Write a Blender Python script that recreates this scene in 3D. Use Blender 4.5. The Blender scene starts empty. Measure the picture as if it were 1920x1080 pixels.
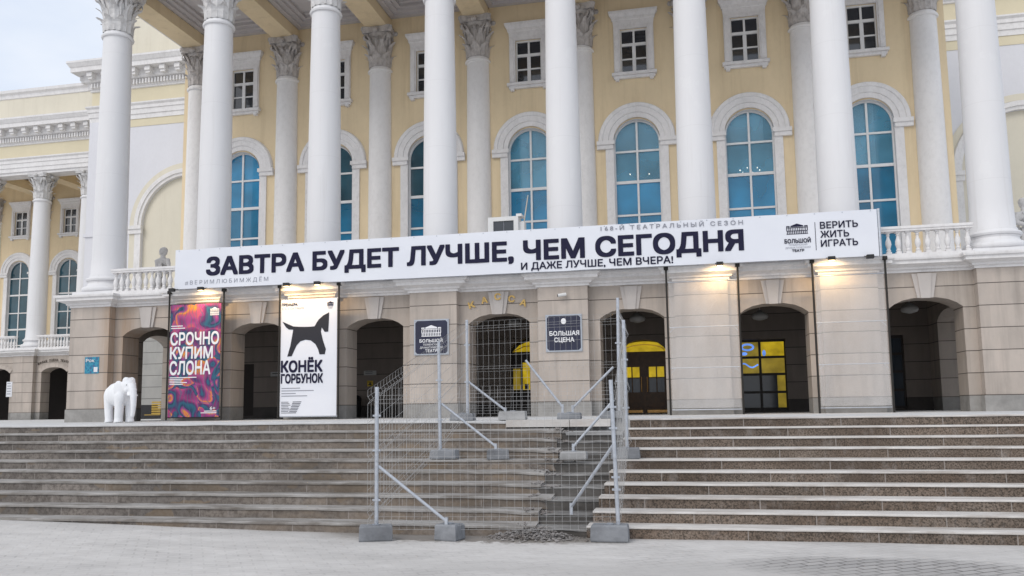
import bpy, math, random
from mathutils import Vector, Matrix, geometry, noise as mnoise

random.seed(7)
D = bpy.data
SC = bpy.context.scene
COL = SC.collection
PI = math.pi
rad = math.radians

# ------------------------------------------------------------------ camera
cd = D.cameras.new('camera')
cam = D.objects.new('camera', cd)
COL.objects.link(cam)
cd.sensor_width = 36.0
cd.lens = 29.515
cd.shift_x = 0.0
cd.shift_y = 0.02745
cd.clip_end = 2000
YAW, PITCH, ROLL = -0.2083, 0.11, -0.0142
fw = Vector((math.sin(YAW) * math.cos(PITCH), math.cos(YAW) * math.cos(PITCH), math.sin(PITCH)))
rt = Vector((math.cos(YAW), -math.sin(YAW), 0))
up = rt.cross(fw)
r_ = math.cos(ROLL) * rt + math.sin(ROLL) * up
u_ = -math.sin(ROLL) * rt + math.cos(ROLL) * up
M4 = Matrix((r_, u_, -fw)).transposed().to_4x4()
M4.translation = Vector((16.4161, -21.1387, 1.7014))
cam.matrix_world = M4
SC.camera = cam

# ------------------------------------------------------------------ sky, sun, exposure
SUN_EL, SUN_AZ = rad(40), rad(205)      # azimuth: direction the light comes from, clockwise from +Y
w = D.worlds.new('World')
SC.world = w
w.use_nodes = True
nt = w.node_tree
nt.nodes.clear()
out = nt.nodes.new('ShaderNodeOutputWorld')
bg = nt.nodes.new('ShaderNodeBackground')
sky = nt.nodes.new('ShaderNodeTexSky')
sky.sky_type = 'NISHITA'
sky.sun_disc = False
sky.sun_elevation = SUN_EL
sky.sun_rotation = SUN_AZ
sky.air_density = 1.0
sky.dust_density = 3.0
tc = nt.nodes.new('ShaderNodeTexCoord')
mp = nt.nodes.new('ShaderNodeMapping')
mp.inputs['Scale'].default_value = (1.0, 1.0, 2.6)
nz = nt.nodes.new('ShaderNodeTexNoise')
nz.inputs['Scale'].default_value = 2.2
nz.inputs['Detail'].default_value = 5
nz.inputs['Roughness'].default_value = 0.55
cr = nt.nodes.new('ShaderNodeValToRGB')
cr.color_ramp.elements[0].position = 0.36
cr.color_ramp.elements[0].color = (5.9, 6.6, 7.8, 1)
cr.color_ramp.elements[1].position = 0.74
cr.color_ramp.elements[1].color = (8.6, 8.65, 8.75, 1)
mx = nt.nodes.new('ShaderNodeMixRGB')
mx.inputs[0].default_value = 0.88
L = nt.links.new
L(tc.outputs['Generated'], mp.inputs['Vector'])
L(mp.outputs['Vector'], nz.inputs['Vector'])
L(nz.outputs['Fac'], cr.inputs['Fac'])
L(sky.outputs['Color'], mx.inputs[1])
L(cr.outputs['Color'], mx.inputs[2])
L(mx.outputs['Color'], bg.inputs['Color'])
bg.inputs['Strength'].default_value = 0.10
L(bg.outputs['Background'], out.inputs['Surface'])

sl = D.lights.new('sun', 'SUN')
sl.energy = 0.8
sl.angle = rad(30)
sl.color = (1.0, 0.94, 0.86)
so = D.objects.new('sun', sl)
COL.objects.link(so)
sdir = Vector((math.sin(SUN_AZ) * math.cos(SUN_EL), math.cos(SUN_AZ) * math.cos(SUN_EL), math.sin(SUN_EL)))
so.rotation_euler = sdir.to_track_quat('Z', 'Y').to_euler()
so.location = (10, -40, 40)

SC.view_settings.view_transform = 'Standard'
SC.view_settings.look = 'None'
SC.view_settings.exposure = 0.40
SC.view_settings.gamma = 1.0

# ------------------------------------------------------------------ materials
class NB:
    """small node builder for one material"""
    def __init__(s, name):
        s.m = D.materials.new(name)
        s.m.use_nodes = True
        s.t = s.m.node_tree
        s.b = s.t.nodes['Principled BSDF']
        s.g = s.t.nodes.new('ShaderNodeNewGeometry')
        s.sep = None
    def n(s, typ, **kw):
        x = s.t.nodes.new(typ)
        for k, v in kw.items():
            setattr(x, k, v)
        return x
    def l(s, a, b):
        s.t.links.new(a, b)
    def val(s, x, sock):
        if isinstance(x, (int, float)):
            sock.default_value = x
        else:
            s.l(x, sock)
    def math(s, op, a, b=0.0, clamp=False):
        x = s.n('ShaderNodeMath', operation=op)
        x.use_clamp = clamp
        s.val(a, x.inputs[0])
        s.val(b, x.inputs[1])
        return x.outputs[0]
    def xyz(s):
        if s.sep is None:
            s.sep = s.n('ShaderNodeSeparateXYZ')
            s.l(s.g.outputs['Position'], s.sep.inputs[0])
        return s.sep.outputs
    def vec(s, x, y, z):
        c = s.n('ShaderNodeCombineXYZ')
        s.val(x, c.inputs[0]); s.val(y, c.inputs[1]); s.val(z, c.inputs[2])
        return c.outputs[0]
    def noise(s, scale, detail=3, rough=0.6, stretch=(1, 1, 1), vec=None):
        mpn = s.n('ShaderNodeMapping')
        mpn.inputs['Scale'].default_value = stretch
        s.l(vec if vec is not None else s.g.outputs['Position'], mpn.inputs['Vector'])
        x = s.n('ShaderNodeTexNoise')
        x.inputs['Scale'].default_value = scale
        x.inputs['Detail'].default_value = detail
        x.inputs['Roughness'].default_value = rough
        s.l(mpn.outputs['Vector'], x.inputs['Vector'])
        return x.outputs['Fac']
    def ramp(s, fac, stops, interp='LINEAR'):
        x = s.n('ShaderNodeValToRGB')
        e = x.color_ramp
        e.interpolation = interp
        while len(e.elements) < len(stops):
            e.elements.new(0.5)
        for el, (p, c) in zip(e.elements, stops):
            el.position = p
            el.color = (c[0], c[1], c[2], 1) if not isinstance(c, (int, float)) else (c, c, c, 1)
        s.l(fac, x.inputs['Fac'])
        return x.outputs['Color']
    def mix(s, fac, a, b, mode='MIX'):
        x = s.n('ShaderNodeMixRGB', blend_type=mode)
        s.val(fac, x.inputs[0])
        for v, k in ((a, 1), (b, 2)):
            if isinstance(v, tuple):
                x.inputs[k].default_value = (v[0], v[1], v[2], 1)
            else:
                s.l(v, x.inputs[k])
        return x.outputs[0]
    def base(s, c):
        if isinstance(c, tuple):
            s.b.inputs['Base Color'].default_value = (c[0], c[1], c[2], 1)
        else:
            s.l(c, s.b.inputs['Base Color'])
    def bump(s, h, strength=0.3, dist=0.01):
        x = s.n('ShaderNodeBump')
        x.inputs['Strength'].default_value = strength
        x.inputs['Distance'].default_value = dist
        s.l(h, x.inputs['Height'])
        s.l(x.outputs['Normal'], s.b.inputs['Normal'])
    def rough(s, v, spec=0.3):
        s.val(v, s.b.inputs['Roughness'])
        s.b.inputs['Specular IOR Level'].default_value = spec
        return s.m

def sc3(c, k):
    return tuple(min(1, v * k) for v in c)

def plaster(name, c, var=0.06, scale=1.6, grime=0.0, gc=(0.2, 0.18, 0.16), rough=0.75, streak=0.5, bumpv=0.15, streaks=0.0):
    b = NB(name)
    f = b.noise(scale, 4, 0.6, (1, 1, streak))
    col = b.ramp(f, [(0.3, sc3(c, 1 - var)), (0.7, sc3(c, 1 + var))])
    if grime > 0:
        g1 = b.noise(9, 4, 0.7, (1, 1, 0.7))
        g2 = b.noise(0.9, 3, 0.6, (1.2, 1.2, 0.25))
        g = b.math('MULTIPLY', b.math('SUBTRACT', g1, 0.45, True), b.math('MULTIPLY', g2, grime * 6))
        col = b.mix(b.math('MINIMUM', g, 0.85), col, gc)
    if streaks:
        st = b.noise(1.0, 5, 0.65, (3.2, 3.2, 0.16))
        col = b.mix(b.math('MINIMUM', b.math('MULTIPLY', b.math('SUBTRACT', st, 0.53, True), streaks), 0.35), col, gc)
        pt_ = b.noise(0.8, 2, 0.4)
        col = b.mix(b.math('MULTIPLY', b.math('GREATER_THAN', pt_, 0.60), 0.10), col, sc3(c, 1.12))
    b.base(col)
    b.bump(b.noise(60, 2, 0.5), bumpv, 0.004)
    return b.rough(rough, 0.25)

def simple(name, c, rough=0.6, metal=0.0, spec=0.4, var=0.05, scale=6):
    b = NB(name)
    f = b.noise(scale, 3)
    b.base(b.ramp(f, [(0.3, sc3(c, 1 - var)), (0.7, sc3(c, 1 + var))]))
    b.b.inputs['Metallic'].default_value = metal
    return b.rough(rough, spec)

def glow(name, c, s):
    b = NB(name)
    b.base(sc3(c, 0.5))
    f = b.noise(3.0, 3)
    b.l(b.ramp(f, [(0.3, sc3(c, 0.45)), (0.7, c)]), b.b.inputs['Emission Color'])
    b.b.inputs['Emission Strength'].default_value = s
    return b.rough(0.3)

def stone(name, c, plinth=None, joint0=1.86, pitch=0.5, stains=0.5, blocks=0.17, rust=None):
    """ashlar facing with thin dark joints, block to block tint and rain streaks"""
    b = NB(name)
    x, y, z = b.xyz()
    q = b.math('DIVIDE', b.math('SUBTRACT', z, joint0), pitch)
    fz = b.math('FRACT', q)
    d = b.math('MINIMUM', fz, b.math('SUBTRACT', 1.0, fz))
    jn = b.math('LESS_THAN', d, 0.020)
    row = b.math('FLOOR', q)
    bx = b.math('FLOOR', b.math('ADD', b.math('MULTIPLY', b.math('ADD', x, b.math('MULTIPLY', y, 0.7)), 1.15), b.math('MULTIPLY', row, 0.37)))
    wn = b.n('ShaderNodeTexWhiteNoise', noise_dimensions='2D')
    b.l(b.vec(row, bx, 0.0), wn.inputs['Vector'])
    tint = b.math('ADD', 1.0 - blocks / 2, b.math('MULTIPLY', wn.outputs['Value'], blocks))
    f = b.noise(2.2, 5, 0.65, (1, 1, 0.6))
    col = b.ramp(f, [(0.25, sc3(c, 0.86)), (0.5, c), (0.75, (min(1, c[0] * 1.10), min(1, c[1] * 1.08), min(1, c[2] * 1.07)))])
    tv = b.n('ShaderNodeMixRGB', blend_type='MULTIPLY')
    tv.inputs[0].default_value = 1
    b.l(col, tv.inputs[1]); b.l(b.vec(tint, tint, tint), tv.inputs[2])
    col = tv.outputs[0]
    s1 = b.noise(1.0, 5, 0.6, (4.5, 4.5, 0.30))
    sm = b.math('MULTIPLY', b.math('SUBTRACT', s1, 0.50, True), stains * 3.2)
    col = b.mix(b.math('MINIMUM', sm, 0.55), col, sc3(c, 0.50))
    if rust:
        dx = b.math('ABSOLUTE', b.math('SUBTRACT', x, rust[0]))
        m1 = b.math('SUBTRACT', 1.0, b.math('DIVIDE', dx, rust[1]), True)
        m2 = b.math('MULTIPLY', m1, b.math('MULTIPLY', b.noise(2.0, 4, 0.6, (5, 5, 0.5)), 0.9))
        col = b.mix(m2, col, (0.34, 0.20, 0.10))
    if plinth:
        pm = b.math('LESS_THAN', z, joint0)
        pn = b.noise(3.0, 4, 0.6)
        col = b.mix(pm, col, b.ramp(pn, [(0.3, sc3(plinth, 0.75)), (0.7, sc3(plinth, 1.15))]))
    col = b.mix(jn, col, sc3(c, 0.26))
    b.base(col)
    h = b.math('SUBTRACT', b.math('MULTIPLY', b.noise(35, 3), 0.25), jn)
    b.bump(h, 0.5, 0.008)
    return b.rough(0.62, 0.3)

M = {}
M['white'] = plaster('white_column_paint', (0.745, 0.74, 0.75), 0.045, 0.8, 0.11, (0.35, 0.32, 0.29), streak=0.25)
def column_paint():
    b = NB('white_column_paint')
    x, y, z = b.xyz()
    f = b.noise(0.8, 4, 0.6, (1, 1, 0.25))
    col = b.ramp(f, [(0.3, (0.715, 0.71, 0.72)), (0.7, (0.775, 0.772, 0.782))])
    drip = b.noise(1.0, 4, 0.65, (7, 7, 0.22))
    low = b.math('ADD', 0.25, b.math('DIVIDE', b.math('SUBTRACT', 8.5, z, True), 3.5, True))
    col = b.mix(b.math('MINIMUM', b.math('MULTIPLY', b.math('MULTIPLY', b.math('SUBTRACT', drip, 0.56, True), 2.2), low), 0.4), col, (0.42, 0.38, 0.34))
    pat = b.noise(2.3, 3, 0.5, (1, 1, 0.6))
    col = b.mix(b.math('MULTIPLY', b.math('GREATER_THAN', pat, 0.64), 0.22), col, (0.80, 0.80, 0.80))
    q = b.math('FRACT', b.math('DIVIDE', b.math('SUBTRACT', z, 5.9), 1.83))
    jn = b.math('LESS_THAN', b.math('ABSOLUTE', b.math('SUBTRACT', q, 0.5)), 0.0042)
    col = b.mix(b.math('MULTIPLY', jn, 0.10), col, (0.40, 0.38, 0.37))
    b.base(col)
    b.bump(b.noise(30, 3, 0.6), 0.2, 0.004)
    return b.rough(0.6, 0.3)
M['column'] = column_paint()
M['trim'] = plaster('white_trim_paint', (0.77, 0.755, 0.75), 0.06, 2.0, 0.20)
M['cap'] = plaster('weathered_capital_plaster', (0.66, 0.65, 0.645), 0.10, 5.0, 0.35, (0.17, 0.15, 0.14))
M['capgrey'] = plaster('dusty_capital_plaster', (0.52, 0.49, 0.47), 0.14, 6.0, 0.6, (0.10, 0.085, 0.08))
M['half'] = plaster('grey_white_half_column_paint', (0.80, 0.785, 0.775), 0.05, 0.9, 0.12, streak=0.3)
M['yellow'] = plaster('ochre_wall_plaster', (0.77, 0.63, 0.42), 0.06, 0.7, 0.10, (0.45, 0.34, 0.19), streaks=1.6)
M['cream'] = plaster('pale_cream_wall_plaster', (0.70, 0.655, 0.545), 0.04, 0.7, 0.08, (0.5, 0.45, 0.35), streaks=1.4)
M['paleyellow'] = plaster('pale_yellow_wall_plaster', (0.70, 0.63, 0.46), 0.04, 0.7, 0.05)
M['lilac'] = plaster('white_wall_plaster', (0.70, 0.70, 0.735), 0.03, 0.7, 0.05)
M['stone'] = stone('ashlar_facing', (0.445, 0.390, 0.342), (0.30, 0.29, 0.275), stains=0.6, rust=(0.95, 0.45))
M['stonep'] = stone('ashlar_pilaster_facing', (0.475, 0.418, 0.370), (0.32, 0.31, 0.295), stains=0.6, rust=(0.62, 0.40))
M['stoneshaded'] = stone('shaded_loggia_facing', (0.24, 0.205, 0.18), (0.08, 0.072, 0.066), stains=0.3)  # darker than the outer facing: the loggia's shade is put into the colour
M['stonelight'] = stone('side_wall_facing', (0.36, 0.355, 0.34), None, stains=0.2, blocks=0.05)
M['keystone'] = plaster('keystone_facing', (0.50, 0.465, 0.44), 0.06, 3.0, 0.05)
M['ceilgrey'] = plaster('grey_portico_ceiling', (0.56, 0.53, 0.53), 0.05, 1.5, 0.1)
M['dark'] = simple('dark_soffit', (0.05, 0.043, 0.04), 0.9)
M['frame'] = simple('white_window_frame', (0.74, 0.74, 0.74), 0.5)
M['darkframe'] = simple('dark_bronze_frame', (0.03, 0.025, 0.022), 0.5)
M['black'] = simple('black_metal', (0.018, 0.018, 0.02), 0.5)
M['cable'] = simple('black_cable', (0.022, 0.02, 0.018), 0.7)
M['galv'] = simple('galvanised_steel', (0.50, 0.53, 0.58), 0.42, 0.55, 0.5, 0.12, 20)
M['wire'] = simple('zinc_wire', (0.42, 0.42, 0.42), 0.5, 0.3, 0.5, 0.08, 20)
M['gold'] = simple('gilded_letters', (0.60, 0.40, 0.13), 0.45, 0.25, 0.5, 0.25, 40)
M['bronze'] = simple('dark_bronze_letters', (0.05, 0.035, 0.025), 0.5)
M['navy'] = simple('dark_navy_print', (0.015, 0.015, 0.042), 0.7, spec=0.2, var=0.06, scale=4)
M['ink'] = simple('black_print', (0.016, 0.017, 0.026), 0.6)
M['greyprint'] = simple('grey_print', (0.30, 0.31, 0.36), 0.6)
M['whiteprint'] = simple('white_print', (0.82, 0.82, 0.84), 0.6)
M['plaque'] = simple('navy_plaque_enamel', (0.016, 0.018, 0.045), 0.25, spec=0.5, var=0.2, scale=3)
M['platerim'] = simple('brushed_plaque_rim', (0.42, 0.45, 0.50), 0.4, 0.4)
M['paper'] = simple('white_paper', (0.72, 0.73, 0.76), 0.8)
M['plate'] = simple('pale_plate', (0.42, 0.42, 0.41), 0.6)
M['yellowsign'] = simple('yellow_sign_paint', (0.60, 0.42, 0.03), 0.5)
M['wood'] = simple('brown_varnished_door_wood', (0.10, 0.045, 0.012), 0.4, spec=0.5, var=0.3, scale=9)
M['brass'] = simple('brass_kick_plate', (0.80, 0.45, 0.15), 0.3, 0.5)
M['yellowlit'] = glow('lit_yellow_pane', (0.74, 0.52, 0.02), 0.50)
M['ochrelit'] = glow('dim_lit_pane', (0.36, 0.26, 0.03), 0.55)
M['bluereflect'] = glow('blue_reflection_glow', (0.16, 0.36, 1.0), 0.9)  # emission standing for reflected blue lights
M['bulb'] = glow('chandelier_bulb', (1.0, 0.9, 0.75), 6.0)
M['warmface'] = glow('warm_floodlight_lens', (1.0, 0.72, 0.36), 6.0)
M['plastic'] = simple('white_sheet_metal', (0.72, 0.72, 0.71), 0.5)
M['rope'] = simple('pale_pole', (0.58, 0.50, 0.40), 0.7)
M['statue'] = plaster('weathered_statue_stone', (0.58, 0.56, 0.54), 0.12, 6, 0.22, (0.12, 0.11, 0.10))
M['statuewhite'] = plaster('pale_statue_plaster', (0.64, 0.63, 0.62), 0.1, 6, 0.30, (0.10, 0.09, 0.085))
M['skysheet'] = simple('pale_sky_reflection', (0.70, 0.80, 0.82), 0.9)  # colour of the added sheets that stand for reflected sky
M['elephant'] = plaster('white_sculpture_paint', (0.83, 0.84, 0.86), 0.02, 4, 0.03, (0.5, 0.5, 0.52), 0.45, bumpv=0.05)
M['bench'] = simple('yellow_slats', (0.45, 0.30, 0.06), 0.6)

def glassmat(name, c, rough=0.06, spec=0.5, var=0.25, scale=0.5):
    b = NB(name)
    f = b.noise(scale, 2, 0.5)
    b.base(b.ramp(f, [(0.35, sc3(c, 1 - var)), (0.65, sc3(c, 1 + var))]))
    b.bump(b.noise(1.2, 1), 0.05, 0.02)
    return b.rough(rough, spec)
M['blueglass'] = glassmat('blue_tinted_glass', (0.040, 0.34, 0.62), 0.03, 0.9, 0.22, 0.9)
M['blueglass'].node_tree.nodes['Principled BSDF'].inputs['Alpha'].default_value = 0.60
M['paleglass'] = glassmat('sky_reflecting_tint_glass', (0.125, 0.40, 0.58), 0.04, 0.9, 0.18, 1.1)  # paler upper tint: reflected sky put into the glass colour
M['paleglass'].node_tree.nodes['Principled BSDF'].inputs['Alpha'].default_value = 0.50
M['deepglass'] = glassmat('deep_blue_glass', (0.020, 0.20, 0.36), 0.03, 0.9, 0.25, 0.9)
M['deepglass'].node_tree.nodes['Principled BSDF'].inputs['Alpha'].default_value = 0.75
M['tealglass'] = glassmat('dark_teal_glass', (0.022, 0.075, 0.105), 0.05, 0.7, 0.3, 0.9)
M['darkglass'] = glassmat('dark_glass', (0.022, 0.026, 0.034), 0.04, 0.9)
M['lobbyglass'] = glassmat('dim_lobby_glass', (0.05, 0.065, 0.085), 0.1, 0.6)

def banner_mat():
    b = NB('white_banner_vinyl')
    f = b.noise(0.7, 3, 0.5, (1, 1, 1.5))
    b.base(b.ramp(f, [(0.3, (0.73, 0.75, 0.81)), (0.7, (0.78, 0.80, 0.85))]))
    b.bump(b.noise(1.6, 3, 0.5, (1, 1, 0.5)), 0.35, 0.03)
    return b.rough(0.55, 0.3)
M['banner'] = banner_mat()

def film_mat():
    b = NB('clear_poster_film')
    f = b.noise(1.3, 3, 0.5, (1, 1, 0.4))
    b.base(b.ramp(f, [(0.3, (0.74, 0.72, 0.71)), (0.7, (0.82, 0.80, 0.79))]))
    b.l(b.math('ADD', 0.10, b.math('MULTIPLY', f, 0.26)), b.b.inputs['Alpha'])
    b.bump(b.noise(2.2, 3, 0.5, (1, 1, 0.6)), 0.5, 0.03)
    return b.rough(0.35, 0.4)
M['film'] = film_mat()

def art_mat():
    """swirling abstract print in orange, magenta, violet and teal"""
    b = NB('swirling_poster_print')
    x, y, z = b.xyz()
    p = b.vec(x, z, 0.0)
    n1 = b.n('ShaderNodeTexNoise'); n1.inputs['Scale'].default_value = 1.1; n1.inputs['Detail'].default_value = 1.5
    b.l(p, n1.inputs['Vector'])
    vm = b.n('ShaderNodeVectorMath', operation='SCALE'); b.l(n1.outputs['Color'], vm.inputs[0]); vm.inputs['Scale'].default_value = 1.5
    va = b.n('ShaderNodeVectorMath', operation='ADD'); b.l(p, va.inputs[0]); b.l(vm.outputs[0], va.inputs[1])
    v = b.n('ShaderNodeTexVoronoi'); v.inputs['Scale'].default_value = 2.1; v.feature = 'SMOOTH_F1'
    v.inputs['Smoothness'].default_value = 0.35
    b.l(va.outputs[0], v.inputs['Vector'])
    vc = b.n('ShaderNodeTexVoronoi'); vc.inputs['Scale'].default_value = 2.1
    b.l(va.outputs[0], vc.inputs['Vector'])
    sep = b.n('ShaderNodeSeparateXYZ'); b.l(vc.outputs['Color'], sep.inputs[0])
    q = b.math('FRACT', b.math('ADD', b.math('MULTIPLY', v.outputs['Distance'], 1.35), b.math('MULTIPLY', sep.outputs[0], 0.9)))
    col = b.ramp(q, [(0.0, (0.025, 0.035, 0.085)), (0.14, (0.025, 0.12, 0.19)), (0.28, (0.07, 0.03, 0.12)), (0.42, (0.23, 0.035, 0.14)),
                     (0.58, (0.38, 0.06, 0.22)), (0.70, (0.52, 0.10, 0.12)), (0.80, (0.70, 0.28, 0.03)), (0.90, (0.34, 0.05, 0.24)), (1.0, (0.05, 0.05, 0.14))])
    wv = b.n('ShaderNodeTexWave'); wv.inputs['Scale'].default_value = 2.6; wv.inputs['Distortion'].default_value = 9
    wv.inputs['Detail'].default_value = 1
    b.l(p, wv.inputs['Vector'])
    col = b.mix(b.math('MULTIPLY', b.math('GREATER_THAN', wv.outputs['Fac'], 0.9), 0.55), col, (0.03, 0.13, 0.20))
    b.base(col)
    return b.rough(0.5, 0.3)
M['art'] = art_mat()

def blue_art():
    b = NB('blue_leaflet_print')
    v = b.n('ShaderNodeTexVoronoi'); v.inputs['Scale'].default_value = 11
    b.l(b.g.outputs['Position'], v.inputs['Vector'])
    b.base(b.ramp(v.outputs['Distance'], [(0.0, (0.20, 0.07, 0.16)), (0.3, (0.02, 0.16, 0.30)), (0.6, (0.05, 0.30, 0.42)), (1.0, (0.02, 0.08, 0.2))]))
    return b.rough(0.5)
M['blueart'] = blue_art()

def ground_mat():
    b = NB('snow_dusted_paving')
    x, y, z = b.xyz()
    ca, sa = math.cos(rad(33)), math.sin(rad(33))
    u = b.math('ADD', b.math('MULTIPLY', x, ca), b.math('MULTIPLY', y, sa))
    v = b.math('SUBTRACT', b.math('MULTIPLY', y, ca), b.math('MULTIPLY', x, sa))
    br = b.n('ShaderNodeTexBrick')
    br.inputs['Scale'].default_value = 1.0
    br.inputs['Brick Width'].default_value = 0.26
    br.inputs['Row Height'].default_value = 0.13
    br.inputs['Mortar Size'].default_value = 0.013
    br.inputs['Mortar Smooth'].default_value = 0.3
    br.inputs['Color1'].default_value = (0.40, 0.385, 0.375, 1)
    br.inputs['Color2'].default_value = (0.31, 0.30, 0.295, 1)
    br.inputs['Mortar'].default_value = (0.075, 0.068, 0.065, 1)
    b.l(b.vec(u, v, 0.0), br.inputs['Vector'])
    n1 = b.noise(0.9, 5, 0.6, (1, 2.0, 1))
    n2 = b.noise(7, 4, 0.65)
    # worn patch on the right
    ex = b.math('DIVIDE', b.math('SUBTRACT', x, 18.3), 1.55)
    ey = b.math('DIVIDE', b.math('ADD', y, 11.55), 0.62)
    d2 = b.math('ADD', b.math('MULTIPLY', ex, ex), b.math('MULTIPLY', ey, ey))
    patch = b.math('MULTIPLY', b.math('SUBTRACT', 1.25, d2, True), b.math('ADD', 0.55, n2))
    general = b.math('ADD', b.math('MULTIPLY', b.math('SUBTRACT', n1, 0.46, True), 1.3), 0.10)
    wear = b.math('MINIMUM', b.math('ADD', patch, general), 0.92)
    snow = b.ramp(b.noise(3.0, 5, 0.65, (1, 1.6, 1)), [(0.3, (0.55, 0.53, 0.51)), (0.7, (0.65, 0.63, 0.61))])
    col = b.mix(wear, snow, br.outputs['Color'])
    # grit swept out of the broken steps
    gx = b.math('SUBTRACT', 1.0, b.math('DIVIDE', b.math('ABSOLUTE', b.math('SUBTRACT', x, 13.4)), 2.3), True)
    gy = b.math('SUBTRACT', 1.0, b.math('DIVIDE', b.math('ABSOLUTE', b.math('ADD', y, 9.9)), b.math('ADD', 0.20, b.math('MULTIPLY', n2, 0.75))), True)
    col = b.mix(b.math('MINIMUM', b.math('MULTIPLY', b.math('MULTIPLY', gx, gy), 5.0), 0.9), col, (0.20, 0.18, 0.16))
    big = b.noise(0.33, 4, 0.6, (0.6, 1.6, 1))
    col = b.mix(b.math('MINIMUM', b.math('MULTIPLY', b.math('SUBTRACT', big, 0.48, True), 3.2), 0.6), col, (0.42, 0.405, 0.39))
    spk = b.math('GREATER_THAN', b.noise(13, 2, 0.5), 0.735)
    col = b.mix(b.math('MULTIPLY', spk, 0.45), col, (0.30, 0.27, 0.25))
    b.base(col)
    h = b.math('ADD', b.math('MULTIPLY', n2, 0.6), b.math('MULTIPLY', br.outputs['Fac'], -0.5))
    b.bump(h, 0.35, 0.015)
    return b.rough(0.8, 0.2)
M['ground'] = ground_mat()

def riser_mat(name, c1, c2, sp, c3, joint=1.05, patchc=None, tan=None):
    b = NB(name)
    x, y, z = b.xyz()
    big = b.noise(0.8, 4, 0.65, (1, 1, 3))
    fine = b.noise(sp, 3, 0.75)
    col = b.mix(b.ramp(big, [(0.35, 0.0), (0.65, 1.0)]), c1, c2)
    col = b.mix(b.ramp(fine, [(0.42, 0.0), (0.62, 0.9)]), col, c3)
    row = b.math('FLOOR', b.math('DIVIDE', b.math('ADD', z, 0.005), 0.15))
    q = b.math('FRACT', b.math('ADD', b.math('DIVIDE', x, joint), b.math('MULTIPLY', row, 0.43)))
    jn = b.math('LESS_THAN', q, 0.009)
    idx = b.math('FLOOR', b.math('ADD', b.math('DIVIDE', x, joint), b.math('MULTIPLY', row, 0.43)))
    wn = b.n('ShaderNodeTexWhiteNoise', noise_dimensions='2D')
    b.l(b.vec(row, idx, 0.0), wn.inputs['Vector'])
    tint = b.math('ADD', 0.78, b.math('MULTIPLY', wn.outputs['Value'], 0.44))
    t = b.n('ShaderNodeMixRGB', blend_type='MULTIPLY'); t.inputs[0].default_value = 1
    b.l(col, t.inputs[1]); b.l(b.vec(tint, tint, tint), t.inputs[2])
    col = t.outputs[0]
    if patchc:
        pn = b.math('GREATER_THAN', b.noise(1.1, 3, 0.6, (1, 1, 2)), 0.60)
        col = b.mix(b.math('MULTIPLY', pn, 0.5), col, patchc)
    if tan:
        tg = b.math('DIVIDE', b.math('SUBTRACT', x, 8.5), 3.0, True)
        tg = b.math('MULTIPLY', tg, b.math('MULTIPLY', b.math('SUBTRACT', b.noise(1.9, 4, 0.6, (1, 1, 2.5)), 0.3, True), 1.9))
        col = b.mix(b.math('MINIMUM', tg, 0.9), col, tan)
    wet = b.math('MULTIPLY', b.math('SUBTRACT', b.noise(0.55, 4, 0.6, (1, 1, 2.2)), 0.50, True), 4.0)
    col = b.mix(b.math('MINIMUM', wet, 0.6), col, sc3(c1, 0.42))
    # salt bloom
    sm = b.math('MULTIPLY', b.math('SUBTRACT', b.noise(1.7, 4, 0.7, (2.5, 1, 1.5)), 0.55, True), 1.6)
    col = b.mix(b.math('MINIMUM', sm, 0.35), col, (0.42, 0.39, 0.37))
    col = b.mix(b.math('MULTIPLY', jn, 0.7), col, (0.36, 0.33, 0.31))
    b.base(col)
    b.bump(fine, 0.3, 0.006)
    return b.rough(0.7, 0.3)
M['granite'] = riser_mat('speckled_brown_granite', (0.168, 0.124, 0.094), (0.250, 0.203, 0.166), 44, (0.036, 0.029, 0.023), 1.55)
M['oldriser'] = riser_mat('worn_grey_stone_riser', (0.175, 0.158, 0.145), (0.255, 0.225, 0.200), 14, (0.11, 0.095, 0.085), 1.2, (0.25, 0.185, 0.12), (0.275, 0.215, 0.160))

def tread_mat(name, ca, cb, dirt, amt):
    b = NB(name)
    f = b.noise(2.6, 5, 0.7, (0.6, 2.5, 1))
    col = b.ramp(f, [(0.3, ca), (0.65, cb)])
    dn = b.math('MULTIPLY', b.math('SUBTRACT', b.noise(1.3, 5, 0.7, (0.8, 2, 1)), 0.5, True), amt * 5)
    col = b.mix(b.math('MINIMUM', dn, 0.75), col, dirt)
    sm = b.math('MULTIPLY', b.math('SUBTRACT', b.noise(0.5, 5, 0.7, (0.7, 3, 3)), 0.52, True), amt * 7)
    col = b.mix(b.math('MINIMUM', sm, 0.8), col, sc3(dirt, 0.9))
    b.base(col)
    b.bump(b.noise(25, 3), 0.3, 0.006)
    return b.rough(0.8, 0.2)
M['snowtread'] = tread_mat('snow_dusted_tread', (0.50, 0.475, 0.45), (0.66, 0.635, 0.61), (0.26, 0.21, 0.17), 0.55)
M['oldtread'] = tread_mat('worn_stone_tread', (0.255, 0.240, 0.225), (0.40, 0.385, 0.37), (0.15, 0.13, 0.112), 0.9)
M['terrace'] = tread_mat('snow_dusted_terrace', (0.54, 0.54, 0.54), (0.64, 0.64, 0.64), (0.4, 0.38, 0.36), 0.3)
M['substrate'] = tread_mat('wet_dark_concrete', (0.085, 0.08, 0.076), (0.17, 0.16, 0.15), (0.05, 0.045, 0.042), 0.6)
M['substratetop'] = tread_mat('worn_concrete_edge', (0.15, 0.145, 0.14), (0.34, 0.33, 0.32), (0.07, 0.065, 0.06), 0.7)
M['rubble'] = tread_mat('crushed_stone', (0.10, 0.095, 0.09), (0.36, 0.34, 0.33), (0.14, 0.10, 0.08), 0.5)
M['concrete'] = tread_mat('cast_concrete', (0.17, 0.18, 0.195), (0.30, 0.31, 0.33), (0.09, 0.09, 0.095), 0.4)
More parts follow.
